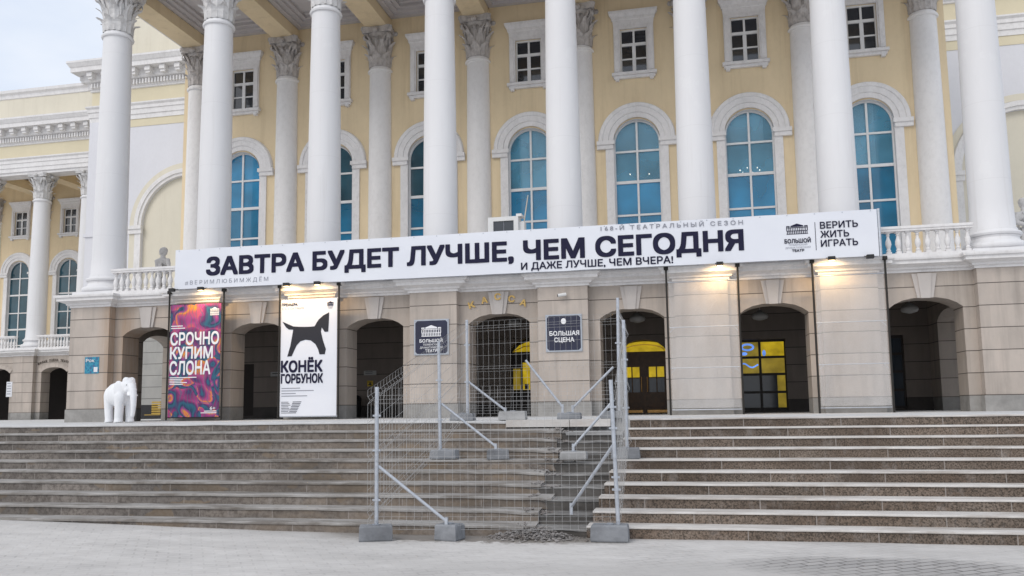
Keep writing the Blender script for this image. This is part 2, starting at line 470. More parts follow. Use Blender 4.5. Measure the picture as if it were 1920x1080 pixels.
M['concretelight'] = tread_mat('pale_cast_concrete', (0.30, 0.30, 0.30), (0.46, 0.46, 0.46), (0.2, 0.2, 0.2), 0.4)
M['slab'] = tread_mat('pale_stone_slab', (0.55, 0.53, 0.51), (0.66, 0.64, 0.62), (0.40, 0.33, 0.27), 0.5)

# ------------------------------------------------------------------ mesh builder and object helpers
class MB:
    def __init__(s):
        s.v = []; s.f = []
    def quad(s, a, b, c, d):
        i = len(s.v); s.v += [a, b, c, d]; s.f.append((i, i + 1, i + 2, i + 3))
    def tri(s, a, b, c):
        i = len(s.v); s.v += [a, b, c]; s.f.append((i, i + 1, i + 2))
    def box(s, x0, x1, y0, y1, z0, z1):
        i = len(s.v)
        s.v += [(x0, y0, z0), (x1, y0, z0), (x1, y1, z0), (x0, y1, z0), (x0, y0, z1), (x1, y0, z1), (x1, y1, z1), (x0, y1, z1)]
        for q in ((0, 3, 2, 1), (4, 5, 6, 7), (0, 1, 5, 4), (1, 2, 6, 5), (2, 3, 7, 6), (3, 0, 4, 7)):
            s.f.append(tuple(i + k for k in q))
    def cbox(s, cx, cy, z0, dx, dy, dz):
        s.box(cx - dx / 2, cx + dx / 2, cy - dy / 2, cy + dy / 2, z0, z0 + dz)
    def tube(s, p, q, r0, r1=None, n=8, cap=True):
        r1 = r0 if r1 is None else r1
        p = Vector(p); q = Vector(q)
        d = (q - p).normalized()
        a = d.orthogonal().normalized(); b = d.cross(a)
        i = len(s.v)
        for c, r in ((p, r0), (q, r1)):
            for k in range(n):
                t = 2 * PI * k / n
                s.v.append(tuple(c + a * (r * math.cos(t)) + b * (r * math.sin(t))))
        for k in range(n):
            s.f.append((i + k, i + (k + 1) % n, i + n + (k + 1) % n, i + n + k))
        if cap:
            s.f.append(tuple(i + k for k in reversed(range(n))))
            s.f.append(tuple(i + n + k for k in range(n)))
    def path(s, pts, rs, n=8):
        for k in range(len(pts) - 1):
            s.tube(pts[k], pts[k + 1], rs[k], rs[k + 1], n, True)
    def lathe(s, prof, c=(0, 0, 0), n=24, a0=0.0, a1=2 * PI):
        """prof: (radius, z) upwards"""
        i = len(s.v)
        full = abs(a1 - a0 - 2 * PI) < 1e-6
        m = n if full else n + 1
        for r, z in prof:
            for k in range(m):
                t = a0 + (a1 - a0) * k / n
                s.v.append((c[0] + r * math.cos(t), c[1] + r * math.sin(t), c[2] + z))
        for j in range(len(prof) - 1):
            for k in range(n):
                k2 = (k + 1) % m
                s.f.append((i + j * m + k, i + j * m + k2, i + (j + 1) * m + k2, i + (j + 1) * m + k))
    def ell(s, c, r, n=14, m=10, rot=None):
        i = len(s.v)
        R = rot or Matrix.Identity(3)
        for a in range(m + 1):
            th = PI * a / m
            for k in range(n):
                t = 2 * PI * k / n
                p = R @ Vector((r[0] * math.sin(th) * math.cos(t), r[1] * math.sin(th) * math.sin(t), -r[2] * math.cos(th)))
                s.v.append((c[0] + p.x, c[1] + p.y, c[2] + p.z))
        for a in range(m):
            for k in range(n):
                s.f.append((i + a * n + k, i + a * n + (k + 1) % n, i + (a + 1) * n + (k + 1) % n, i + (a + 1) * n + k))
    def prism(s, poly, y0, y1):
        """poly in x,z (counter-clockwise seen from -Y), from y0 (front) to y1 (back)"""
        n = len(poly); i = len(s.v)
        for y in (y0, y1):
            for x, z in poly:
                s.v.append((x, y, z))
        s.f.append(tuple(range(i, i + n)))
        s.f.append(tuple(reversed(range(i + n, i + 2 * n))))
        for k in range(n):
            s.f.append((i + k, i + n + k, i + n + (k + 1) % n, i + (k + 1) % n))
    def build(s, name, mat, parent=None, smooth=False, loc=None):
        me = D.meshes.new(name)
        me.from_pydata([tuple(p) for p in s.v], [], s.f)
        me.materials.append(mat)
        if smooth:
            me.polygons.foreach_set('use_smooth', [True] * len(me.polygons))
        me.update()
        o = D.objects.new(name, me)
        COL.objects.link(o)
        if loc:
            o.location = loc
        if parent:
            o.parent = parent
        return o

def smooth_by_angle(o, ang=35):
    me = o.data
    me.polygons.foreach_set('use_smooth', [True] * len(me.polygons))
    me.set_sharp_from_angle(angle=rad(ang))

def weld(o, d=0.0005):
    import bmesh
    bm = bmesh.new(); bm.from_mesh(o.data)
    bmesh.ops.remove_doubles(bm, verts=bm.verts, dist=d)
    bmesh.ops.recalc_face_normals(bm, faces=bm.faces)
    bm.to_mesh(o.data); bm.free()

def tag(o, label, cat, group=None, kind=None):
    if label: o['label'] = label
    if cat: o['category'] = cat
    if group: o['group'] = group
    if kind: o['kind'] = kind
    return o
def thing(name, label, cat, loc=(0, 0, 0), group=None, rz=0):
    o = D.objects.new(name, None)
    o.empty_display_size = 0.3
    COL.objects.link(o)
    o.location = loc
    o.rotation_euler = (0, 0, rz)
    return tag(o, label, cat, group)
def structure(o):
    o['kind'] = 'structure'
    return o
def dup(o, parent, off=None):
    """copy of a part with its sub-parts"""
    c = o.copy(); COL.objects.link(c); c.parent = parent
    if off:
        c.location = Vector(o.location) + Vector(off)
    for ch in list(o.children):
        k = ch.copy(); COL.objects.link(k); k.parent = c
    return c

# lettering: flat mesh letters cut from the built-in font, standing on the plane y
_caph = {}
def letters(s, mat, parent, y, x0, x1, zb, zt, name='lettering', bold=0.02, spacing=1.0, slope=0.0, rot=0.0, depth=0.0):
    """bold: stroke thickening, made of copies shifted sideways that each lie a fraction of a millimetre further out"""
    def outline(txt):
        """contours of the text, triangulated with the non-zero winding rule (glyph contours may overlap themselves)"""
        c = D.curves.new('tmp', 'FONT')
        c.body = txt; c.size = 1.0; c.space_character = spacing
        c.resolution_u = 3; c.fill_mode = 'NONE'
        o = D.objects.new('tmp', c); COL.objects.link(o)
        dg = bpy.context.evaluated_depsgraph_get()
        me = D.meshes.new_from_object(o.evaluated_get(dg))
        D.objects.remove(o); D.curves.remove(c)
        V = [Vector((v.co.x, v.co.y)) for v in me.vertices]
        par = list(range(len(V)))
        def find(i):
            while par[i] != i:
                par[i] = par[par[i]]; i = par[i]
            return i
        for e in me.edges: par[find(e.vertices[0])] = find(e.vertices[1])
        D.meshes.remove(me)
        loops = {}
        for i in range(len(V)): loops.setdefault(find(i), []).append(i)
        segs = []
        for lp in loops.values():
            segs += [(lp[k], lp[(k + 1) % len(lp)]) for k in range(len(lp))]
        vo, eo, fo = geometry.delaunay_2d_cdt(V, segs, [], 0, 1e-6)[:3]
        sg = [(V[p].x, V[p].y, V[q].x, V[q].y) for p, q in segs]
        tris = []
        for f in fo:
            cx_ = sum(vo[k].x for k in f) / len(f); cy_ = sum(vo[k].y for k in f) / len(f)
            wn = 0
            for x0_, y0_, x1_, y1_ in sg:
                if (y0_ <= cy_) != (y1_ <= cy_):
                    if x0_ + (cy_ - y0_) / (y1_ - y0_) * (x1_ - x0_) > cx_: wn += 1 if y1_ > y0_ else -1
            if wn: tris.append(tuple(f))
        return [(v.x, v.y) for v in vo], tris
    if 'H' not in _caph:
        zs = [p[1] for p in outline('Н')[0]]
        _caph['H'] = (min(zs), max(zs))
    c0, c1 = _caph['H']
    pts, fcs = outline(s)
    if depth: bold = 0
    c0 -= bold; c1 += bold
    a = min(p[0] for p in pts) - bold; b = max(p[0] for p in pts) + bold
    kx = (x1 - x0) / (b - a); kz = (zt - zb) / (c1 - c0)
    cx, cz = (x0 + x1) / 2, (zb + zt) / 2
    cr_, sr_ = math.cos(rot), math.sin(rot)
    m = MB()
    sh = [(0, 0)]
    if bold > 0:
        sh += [(q * bold, p * bold) for q in (-1, 1) for p in (-1, 1)] + [(-bold, 0), (bold, 0), (0, bold), (0, -bold)]
    for i, (sx, sz) in enumerate(sh):
        for fi, f in enumerate(fcs):        # glyph outlines may overlap: keep every facet on its own hair-thin level
            k = len(m.v)
            yy = y - .0011 * i - 2.4e-5 * (fi % 16)
            for q in f:
                px_, pz_ = pts[q]
                X = x0 + (px_ + sx - a) * kx
                Z = zb + (pz_ + sz - c0) * kz + slope * (X - x0)
                if rot:
                    dx, dz = X - cx, Z - cz
                    X, Z = cx + dx * cr_ - dz * sr_, cz + dx * sr_ + dz * cr_
                m.v.append((X, yy, Z))
            m.f.append(tuple(range(k, k + len(f))))
    o = m.build(name, mat, parent)
    if depth:
        md = o.modifiers.new('thick', 'SOLIDIFY'); md.thickness = depth; md.offset = 0
    return o

# ------------------------------------------------------------------ shared architecture builders
S = 3.345                 # column spacing
NB_COL = 8

def arch_profile(hw, zs, rise=None, n=14):
    """points from left springing to right springing, relative x"""
    if rise is None:       # semicircle
        return [(-hw * math.cos(PI * k / n), zs + hw * math.sin(PI * k / n)) for k in range(n + 1)]
    base = [(-1, 0), (-.84, .40), (-.62, .74), (-.32, .94), (0, 1.0)]
    pts = base + [(-x, z) for x, z in reversed(base[:-1])]
    return [(hw * x, zs + rise * z) for x, z in pts]

def pierced_wall(mb, xa, xb, z0, z1, ops, yf, yb, swap=None):
    """a wall from xa to xb with openings (cx, hw, sill, profile) in order; real reveals from yf to yb, both faces.
    swap maps (x, y, z) to the world."""
    g = swap or (lambda x, y, z: (x, y, z))
    def q(a, b, c, d): mb.quad(g(*a), g(*b), g(*c), g(*d))
    cur = xa
    edges = []
    for i, o in enumerate(ops):
        nxt = xb if i == len(ops) - 1 else (o[0] + o[1] + ops[i + 1][0] - ops[i + 1][1]) / 2
        edges.append((cur, nxt, o)); cur = nxt
    for (a, b, (cx, hw, sill, prof)) in edges:
        l, r = cx - hw, cx + hw
        for y, fl in ((yf, False), (yb, True)):
            def fq(x0, x1, za, zb_, zc=None, zd=None):
                pts = [(x0, y, za), (x1, y, zb_), (x1, y, zd if zd is not None else z1), (x0, y, zc if zc is not None else z1)]
                if fl: pts.reverse()
                q(*pts)
            fq(a, l, z0, z0); fq(r, b, z0, z0)
            if sill > z0: fq(l, r, z0, z0, sill, sill)
            for k in range(len(prof) - 1):
                (xa_, za_), (xb_, zb_) = prof[k], prof[k + 1]
                fq(cx + xa_, cx + xb_, za_, zb_)
        zsl = prof[0][1]; zsr = prof[-1][1]
        q((l, yf, sill), (l, yf, zsl), (l, yb, zsl), (l, yb, sill))
        q((r, yf, sill), (r, yb, sill), (r, yb, zsr), (r, yf, zsr))
        for k in range(len(prof) - 1):
            (xa_, za_), (xb_, zb_) = prof[k], prof[k + 1]
            q((cx + xa_, yf, za_), (cx + xb_, yf, zb_), (cx + xb_, yb, zb_), (cx + xa_, yb, za_))
        if sill > z0: q((l, yf, sill), (l, yb, sill), (r, yb, sill), (r, yf, sill))
    q((xa, yf, z1), (xb, yf, z1), (xb, yb, z1), (xa, yb, z1))
    q((xa, yf, z0), (xa, yf, z1), (xa, yb, z1), (xa, yb, z0))
    q((xb, yf, z0), (xb, yb, z0), (xb, yb, z1), (xb, yf, z1))

def moulding(mb, path, prof, close_ends=True):
    """sweep a profile [(out, z)...] (bottom to top) along a plan polyline whose outward side is on the right of travel
    when going +X means out = -Y"""
    P = [Vector((p[0], p[1])) for p in path]
    n = len(P)
    nor = []
    for i in range(n - 1):
        d = (P[i + 1] - P[i]).normalized()
        nor.append(Vector((d.y, -d.x)))
    rows = []
    for o, z in prof:
        row = []
        for i in range(n):
            if i == 0: off = nor[0]
            elif i == n - 1: off = nor[-1]
            else:
                a, b = nor[i - 1], nor[i]
                off = (a + b) / max(0.2, 1 + a.dot(b))
            q = P[i] + off * o
            row.append((q.x, q.y, z))
        rows.append(row)
    for j in range(len(rows) - 1):
        for i in range(n - 1):
            mb.quad(rows[j][i], rows[j][i + 1], rows[j + 1][i + 1], rows[j + 1][i])
    if close_ends:
        for i, rev in ((0, False), (n - 1, True)):
            k = len(mb.v)
            mb.v += [rows[j][i] for j in range(len(rows))]
            f = list(range(k, k + len(rows)))
            mb.f.append(tuple(f if rev else reversed(f)))

# column pieces (local origin: on the column axis at the balcony floor z = 0)
Z_BAL = 5.03
SH0, SH1, CAPZ = 0.62, 7.95, 9.27       # shaft bottom, shaft top, abacus top above the balcony floor

def shaft_bm(r0, r1, n=40, arc=None):
    mb = MB()
    prof = []
    for k in range(13):
        t = k / 12
        r = r0 + (r1 - r0) * (t ** 1.55)
        prof.append((r, SH0 + (SH1 - SH0 - 0.16) * t))
    prof += [(r1, SH1 - 0.16), (r1 + 0.045, SH1 - 0.15), (r1 + 0.06, SH1 - 0.11), (r1 + 0.045, SH1 - 0.07), (r1 + 0.01, SH1 - 0.06), (r1 - 0.005, SH1 - 0.02), (r1 - 0.005, SH1)]
    prof = [(r0 + 0.05, SH0 - 0.04), (r0 + 0.05, SH0), (r0 + 0.02, SH0 + 0.05)] + prof[1:]
    if arc: mb.lathe(prof, n=n, a0=arc[0], a1=arc[1])
    else: mb.lathe(prof, n=n)
    return mb

def base_bm(r):
    mb = MB()
    w = r * 1.42
    mb.box(-w, w, -w, w, 0.0, 0.13)
    prof = [(r * 1.40, 0.13)]
    for k in range(7):
        t = -PI / 2 + PI * k / 6
        prof.append((r * 1.30 + 0.10 * math.cos(t), 0.22 + 0.09 * math.sin(t)))
    prof += [(r * 1.24, 0.33), (r * 1.20, 0.36), (r * 1.15, 0.41), (r * 1.20, 0.45)]
    for k in range(5):
        t = -PI / 2 + PI * k / 4
        prof.append((r * 1.17 + 0.06 * math.cos(t), 0.51 + 0.055 * math.sin(t)))
    prof += [(r * 1.12, 0.58), (r * 1.10, 0.6)]
    mb.lathe(prof, n=32)
    return mb

def leaf(mb, a, r0, z0, h, wd, curl, seg=7):
    """one acanthus leaf: a bent lobed strip that hugs the bell and curls outward at its tip"""
    ca, sa = math.cos(a), math.sin(a)
    rows = []
    for k in range(seg + 1):
        t = k / seg
        out = r0 + 0.035 * t + curl * max(0, t - 0.55) ** 2 * 4.2
        z = z0 + h * t - (curl * 2.2 * max(0, t - 0.74) ** 1.5 if t > 0.74 else 0)
        wk = wd * (0.78 + 0.34 * math.sin(PI * min(1, t * 1.05)) - 0.62 * max(0, t - 0.6) * 1.6)
        wk *= (1.0 + (0.16 if k % 2 else -0.10))
        row = []
        for j in (-1, -0.5, 0, 0.5, 1):
            off = wk * j / 2
            dep = out - 0.030 * abs(j) + (0.016 if j == 0 else 0)
            row.append((ca * dep - sa * off, sa * dep + ca * off, z - 0.014 * abs(j) * (1 if t > .5 else 0)))
        rows.append(row)
    for k in range(seg):
        for j in range(4):
            mb.quad(rows[k][j], rows[k][j + 1], rows[k + 1][j + 1], rows[k + 1][j])

def scroll(mb, cx, cy, z, ang, R, wid):
    """volute: a spiral ribbon in the vertical plane through direction ang"""
    ca, sa = math.cos(ang), math.sin(ang)
    pts = []
    for k in range(19):
        t = k / 18
        th = PI * 0.9 - t * PI * 3.0
        rr = R * (1 - 0.78 * t)
        pts.append((rr * math.cos(th), rr * math.sin(th)))
    for k in range(18):
        a, b = pts[k], pts[k + 1]
        th = 0.022 + 0.0 * k
        for (p, q) in ((a, b),):
            for off0, off1 in ((-wid / 2, wid / 2),):
                def w3(pp, o, e=1.0):
                    return (cx + ca * pp[0] * e - sa * o, cy + sa * pp[0] * e + ca * o, z + pp[1] * e)
                mb.quad(w3(p, off0), w3(q, off0), w3(q, off1), w3(p, off1))
                mb.quad(w3(p, off0, 0.84), w3(p, off1, 0.84), w3(q, off1, 0.84), w3(q, off0, 0.84))
                mb.quad(w3(p, off0), w3(p, off0, 0.84), w3(q, off0, 0.84), w3(q, off0))
                mb.quad(w3(p, off1), w3(q, off1), w3(q, off1, 0.84), w3(p, off1, 0.84))

def capital_bm(r, back=False):
    """Corinthian capital between SH1 and CAPZ"""
    mb = MB()
    H = CAPZ - SH1
    z = SH1
    mb.lathe([(r * 0.96, z), (r * 0.97, z + H * .3), (r * 1.0, z + H * .55), (r * 1.10, z + H * .74), (r * 1.27, z + H * .85), (0.1, z + H * .86)], n=24)
    for k in range(8):
        leaf(mb, 2 * PI * k / 8, r * 1.03, z + 0.01, H * 0.36, r * 0.74, 0.20)
    for k in range(8):
        leaf(mb, 2 * PI * (k + .5) / 8, r * 1.02, z + 0.02, H * 0.66, r * 0.62, 0.26)
    for k in range(8):
        leaf(mb, 2 * PI * k / 8, r * 1.05, z + H * .34, H * 0.40, r * 0.36, 0.18)
    for k in range(4):
        a = PI / 4 + PI / 2 * k
        scroll(mb, math.cos(a) * r * 1.42, math.sin(a) * r * 1.42, z + H * 0.755, a, 0.135, 0.13)
        for s in (-1, 1):
            p0 = Vector((math.cos(a + s * .42) * r * 1.05, math.sin(a + s * .42) * r * 1.05, z + H * .48))
            p1 = Vector((math.cos(a + s * .22) * r * 1.25, math.sin(a + s * .22) * r * 1.25, z + H * .72))
            p2 = Vector((math.cos(a) * r * 1.48, math.sin(a) * r * 1.48, z + H * .84))
            mb.path([p0, p1, p2], [0.03, 0.045, 0.04], 6)
        b = PI / 2 * k
        for s in (-1, 1):
            scroll(mb, math.cos(b) * r * 1.2 - math.sin(b) * s * .09, math.sin(b) * r * 1.2 + math.cos(b) * s * .09, z + H * .72, b + s * 1.2, 0.07, 0.05)
        mb.ell((math.cos(b) * r * 1.40, math.sin(b) * r * 1.40, z + H * .90), (0.10, 0.10, 0.09), 10, 6)
    # concave abacus
    out_ = []
    for k in range(4):
        a = PI / 4 + PI / 2 * k
        c = Vector((math.cos(a), math.sin(a))) * r * 1.86
        t = Vector((-math.sin(a), math.cos(a)))
        out_ += [c - t * 0.07, c + t * 0.07]
        a2 = PI / 2 * (k + 1)
        for j in (0.25, 0.5, 0.75):
            ang = a + PI / 2 * j
            rr = r * (1.28 + 0.38 * (abs(j - .5) * 2) ** 1.6 * 0.75)
            out_.append(Vector((math.cos(ang), math.sin(ang))) * rr)
    n = len(out_)
    for z0, z1, k0, k1 in ((z + H * .86, z + H * .93, 0.94, 0.97), (z + H * .93, z + H, 1.0, 1.02)):
        i = len(mb.v)
        for zz, kk in ((z0, k0), (z1, k1)):
            for p in out_: mb.v.append((p.x * kk, p.y * kk, zz))
        for k in range(n): mb.f.append((i + k, i + (k + 1) % n, i + n + (k + 1) % n, i + n + k))
        mb.f.append(tuple(i + n + k for k in range(n)))
        mb.f.append(tuple(i + k for k in reversed(range(n))))
    return mb

def make_column(parent, loc, r0=0.46, r1=0.395, mat='column', capmat='cap', half=False):
    sh = shaft_bm(r0, r1).build('half_column' if half else 'column', M[mat], parent, True, loc)
    smooth_by_angle(sh, 40)
    cp = capital_bm(r1).build('capital', M[capmat], sh)
    smooth_by_angle(cp, 45)
    bs = base_bm(r0).build('base', M[mat], sh)
    smooth_by_angle(bs, 40)
    return sh

def archivolt(mb, cx, zs, r0, r1, yw, steps, n=28):
    """semi-circular moulding on a wall whose face is yw; steps = [(radius fraction, projection)]"""
    rows = []
    rr = [(r0, 0.0)] + [(r0 + (r1 - r0) * f, p) for f, p in steps] + [(r1, 0.0)]
    for r, p in rr:
        rows.append([(cx - r * math.cos(PI * k / n), yw - p, zs + r * math.sin(PI * k / n)) for k in range(n + 1)])
    for j in range(len(rows) - 1):
        for k in range(n):
            mb.quad(rows[j][k], rows[j][k + 1], rows[j + 1][k + 1], rows[j + 1][k])

ZS = 9.84                  # springing of the tall windows
def make_arched_window(parent, cx, yw, bottom=5.45, r=0.72, glass='blueglass', skysheet=None):
    """frame (part) with glass and moulded surround (sub-parts); wall face at yw"""
    yg = yw + 0.16
    f = MB()
    t = 0.035
    for k in range(20):     # curved frame
        a0, a1 = PI * k / 20, PI * (k + 1) / 20
        for (ra, rb) in ((r - 0.055, r),):
            p = [(cx - q * math.cos(a), yg - 0.05, ZS + q * math.sin(a)) for a, q in ((a0, ra), (a0, rb), (a1, rb), (a1, ra))]
            f.quad(p[0], p[1], p[2], p[3])
            p2 = [(cx - ra * math.cos(a), y, ZS + ra * math.sin(a)) for a, y in ((a0, yg - .05), (a1, yg - .05), (a1, yg), (a0, yg))]
            f.quad(*p2)
    f.box(cx - r, cx - r + 0.055, yg - 0.05, yg, bottom, ZS)
    f.box(cx + r - 0.055, cx + r, yg - 0.05, yg, bottom, ZS)
    f.box(cx - 0.03, cx + 0.03, yg - 0.055, yg, bottom, ZS + r - 0.02)
    for z in (9.57, 8.60, 7.56, 6.62, 5.70):
        th = 0.045 if z in (8.60, 6.62) else 0.03
        f.box(cx - r + 0.055, cx - 0.03, yg - 0.05, yg, z - th, z + th)
        f.box(cx + 0.03, cx + r - 0.055, yg - 0.05, yg, z - th, z + th)
    fr = f.build('arched_window', M['frame'], parent)
    up_, lo_ = (glass, glass) if isinstance(glass, str) else glass  # upper and lower tints imitate what each half reflects
    g = MB()
    pts = [(cx - r + .02, 8.60), (cx + r - .02, 8.60)] + [(cx + (r - .02) * math.cos(PI * k / 24), ZS + (r - .02) * math.sin(PI * k / 24)) for k in range(25)]
    g.prism(pts, yg - 0.012, yg + 0.012)
    g.build('glass', M[up_], fr)
    g = MB(); g.box(cx - r + .02, cx + r - .02, yg - .012, yg + .012, bottom, 8.599)
    g.build('glass', M[lo_], fr)
    if skysheet:  # added pale sheet behind the glass, stands for reflected sky
        z_, f0, f1 = skysheet
        m = MB(); m.box(cx + f0 * r, cx + f1 * r, yg + .06, yg + .07, z_, ZS + r); m.build('sky_reflection_sheet', M['skysheet'], fr)
    a = MB()
    n_ = 24
    for k in range(n_):      # white lining of the reveal
        a0, a1 = PI * k / n_, PI * (k + 1) / n_
        q = [(cx - (r - .012) * math.cos(t), y, ZS + (r - .012) * math.sin(t)) for t, y in ((a0, yw - .05), (a1, yw - .05), (a1, yg - .05), (a0, yg - .05))]
        a.quad(*q)
    for s in (-1, 1):
        x0, x1 = cx + s * (r - .012), cx + s * (r - .001)
        a.box(min(x0, x1), max(x0, x1), yw - .049, yg - .05, bottom, ZS)
    archivolt(a, cx, ZS + 0.06, r - 0.012, 1.19, yw, [(0.0, 0.05), (0.30, 0.055), (0.33, 0.09), (0.66, 0.095), (0.70, 0.125), (0.90, 0.13), (0.95, 0.10)])
    for s in (-1, 1):
        x0, x1 = cx + s * (r + 0.0), cx + s * 1.22
        lo, hi = min(x0, x1), max(x0, x1)
        a.box(lo - (0.05 if s > 0 else 0), hi + (0.05 if s < 0 else 0), yw - 0.14, yw + 0.002, ZS - 0.06, ZS + 0.06)
        a.box(lo, hi, yw - 0.10, yw + 0.002, ZS - 0.19, ZS - 0.06)
        j0, j1 = cx + s * r, cx + s * (r + 0.24)
        a.box(min(j0, j1), max(j0, j1), yw - 0.05, yw + 0.002, bottom, ZS - 0.19)
    ao = a.build('surround', M['trim'], fr)
    return fr

def make_small_window(parent, cx, yw, z0=12.06, z1=13.48, hw=0.42):
    yg = yw + 0.10
    f = MB()
    f.box(cx - hw, cx - hw + .045, yg - .05, yg, z0, z1); f.box(cx + hw - .045, cx + hw, yg - .05, yg, z0, z1)
    f.box(cx - hw + .045, cx + hw - .045, yg - .05, yg, z0, z0 + .05); f.box(cx - hw + .045, cx + hw - .045, yg - .05, yg, z1 - .05, z1)
    zt = z0 + (z1 - z0) * 0.655
    f.box(cx - .03, cx + .03, yg - .055, yg, zt + .045, z1 - .05)
    f.box(cx - .055, cx + .055, yg - .055, yg, z0 + .05, zt - .045)
    f.box(cx - hw + .045, cx + hw - .045, yg - .058, yg, zt - .045, zt + .045)
    zm = z0 + (zt - z0) * 0.5
    for s in (-1, 1):
        a, b = cx + s * .055, cx + s * (hw - .045)
        f.box(min(a, b), max(a, b), yg - .045, yg, zm - .022, zm + .022)
    fr = f.build('small_window', M['frame'], parent)
    g = MB(); g.box(cx - hw + .01, cx + hw - .01, yg - .01, yg + .012, z0 + .01, z1 - .01)
    g.build('glass', M['darkglass'], fr)
    t = MB()
    for s in (-1, 1):
        a, b = cx + s * hw, cx + s * (hw + .20)
        t.box(min(a, b), max(a, b), yw - .07, yw + .002, z0 - .02, z1 + .10)
        a, b = cx + s * (hw + .05), cx + s * (hw + .17)
        t.box(min(a, b), max(a, b), yw - .10, yw - .07, z0 + .02, z1 + .02)
        t.box(min(a, b), max(a, b), yw - .12, yw - .0, z0 - .27, z0 - .12)
    t.box(cx - hw, cx + hw, yw - .06, yw + .002, z1, z1 + .10)
    moulding(t, [(cx - hw - .20, yw), (cx - hw - .20, yw - .05), (cx + hw + .20, yw - .05), (cx + hw + .20, yw)],
             [(0.0, z1 + .10), (0.02, z1 + .28), (0.05, z1 + .30), (0.06, z1 + .38), (0.13, z1 + .48), (0.14, z1 + .56), (-0.05, z1 + .57)])
    t.box(cx - hw - .27, cx + hw + .27, yw - .17, yw + .002, z0 - .11, z0 - .02)
    t.box(cx - hw - .22, cx + hw + .22, yw - .10, yw + .002, z0 - .20, z0 - .11)
    t.build('surround', M['trim'], fr)
    return fr

def baluster_bm():
    mb = MB()
    mb.box(-.055, .055, -.055, .055, 0, .05)
    mb.lathe([(.04, .05), (.055, .09), (.035, .12), (.045, .15), (.068, .23), (.06, .30), (.035, .37), (.028, .42), (.045, .44), (.03, .46), (.05, .49)], n=10)
    mb.box(-.055, .055, -.055, .055, .49, .52)
    return mb
BALUSTER = None
def make_balustrade(parent, x0, x1, y, z, pitch=0.185):
    global BALUSTER
    m = MB()
    m.box(x0, x1, y - .09, y + .09, z, z + .09)
    m.box(x0, x1, y - .10, y + .10, z + .61, z + .66)
    m.box(x0, x1, y - .12, y + .12, z + .66, z + .72)
    rail = m.build('balustrade', M['trim'], parent)
    n = int((x1 - x0) / pitch)
    for k in range(n):
        loc = (x0 + (k + .5) * (x1 - x0) / n, y, z + .09)
        if BALUSTER is None:
            o = baluster_bm().build('baluster', M['trim'], rail, False, loc)
            smooth_by_angle(o, 40); BALUSTER = o
        else:
            o = BALUSTER.copy(); COL.objects.link(o); o.parent = rail; o.location = loc
    return rail

def entablature(parent, path, zA, frieze_mat, cornice_out=0.85):
    """architrave, frieze, dentils, modillions and cornice swept along the path"""
    a = MB()
    moulding(a, path, [(-.3, zA), (0.05, zA), (0.05, zA + .2), (0.09, zA + .22), (0.09, zA + .44), (0.13, zA + .46), (0.13, zA + .60), (0.20, zA + .68), (0.20, zA + .74), (0.0, zA + .76)], False)
    a.build('architrave', M['trim'], parent)
    f = MB()
    moulding(f, path, [(0.0, zA + .76), (0.0, zA + 1.46)], False)
    f.build('frieze', M[frieze_mat], parent)
    c = MB()
    z = zA + 1.44
    moulding(c, path, [(0.0, z), (0.06, z + .02), (0.06, z + .10), (0.10, z + .12), (0.10, z + .38), (0.22, z + .42), (0.26, z + .46), (0.26, z + .78),
                       (cornice_out - .14, z + .79), (cornice_out - .14, z + .98), (cornice_out - .10, z + 1.02), (cornice_out - .02, z + 1.16), (cornice_out, z + 1.18), (cornice_out, z + 1.27), (0.0, z + 1.40), (-.4, z + 1.40)], False)
    d = m = c
    for i in range(len(path) - 1):
        p = Vector(path[i]); q = Vector(path[i + 1])
        dv = (q - p); ln = dv.length
        if ln < 0.8: continue
        dv.normalize(); nv = Vector((dv.y, -dv.x))
        def obox(mb, s0, s1, o0, o1, z0, z1):
            k = len(mb.v)
            for zz in (z0, z1):
                for (ss, oo) in ((s0, o0), (s1, o0), (s1, o1), (s0, o1)):
                    pt = p + dv * ss + nv * oo
                    mb.v.append((pt.x, pt.y, zz))
            for qd in ((0, 1, 2, 3), (7, 6, 5, 4), (0, 4, 5, 1), (1, 5, 6, 2), (2, 6, 7, 3), (3, 7, 4, 0)):
                mb.f.append(tuple(k + e for e in qd))
        s = 0.06
        while s < ln:
            obox(d, s, s + .085, .098, .205, z + .15, z + .36); s += .155
        s = 0.1
        while s < ln:
            obox(m, s, s + .26, .258, cornice_out - .24, z + .58, z + .775)
            obox(m, s + .02, s + .24, .258, .50, z + .47, z + .58); s += .74
    c.build('cornice', M['trim'], parent)

# ------------------------------------------------------------------ GROUND
def build_ground():
    xs = [-300, -120, -60, -30, -15] + [-8 + .5 * k for k in range(80)] + [34, 45, 70, 140, 300]
    ys = [-300, -140, -80, -50, -35, -26, -22] + [-20 + .4 * k for k in range(28)] + [-8.5, -6, 0, 20, 60, 140, 300]
    mb = MB()
    def zz(x, y):
        t = max(0, min(1, (13.0 - x) / 9.0)); t = t * t * (3 - 2 * t)
        near = max(0, min(1, (y + 16) / 6.0))
        z = 0.13 * t * near
        if -25 < y < -8: z += 0.012 * mnoise.noise(Vector((x * .8, y * 1.3, 0)))
        if y > -9.4: z = min(z, 0.02) - 0.03
        return z
    i0 = 0
    for y in ys:
        for x in xs: mb.v.append((x, y, zz(x, y)))
    n = len(xs)
    for j in range(len(ys) - 1):
        for i in range(n - 1):
            mb.f.append((j * n + i, j * n + i + 1, (j + 1) * n + i + 1, (j + 1) * n + i))
    structure(mb.build('ground', M['ground'], None, True))
build_ground()

# ------------------------------------------------------------------ STAIRS and TERRACE
YS, TR, RI = -6.40, 0.389, 0.15
def yk(k): return YS - TR * k
def zk(k): return 1.5 - RI * k

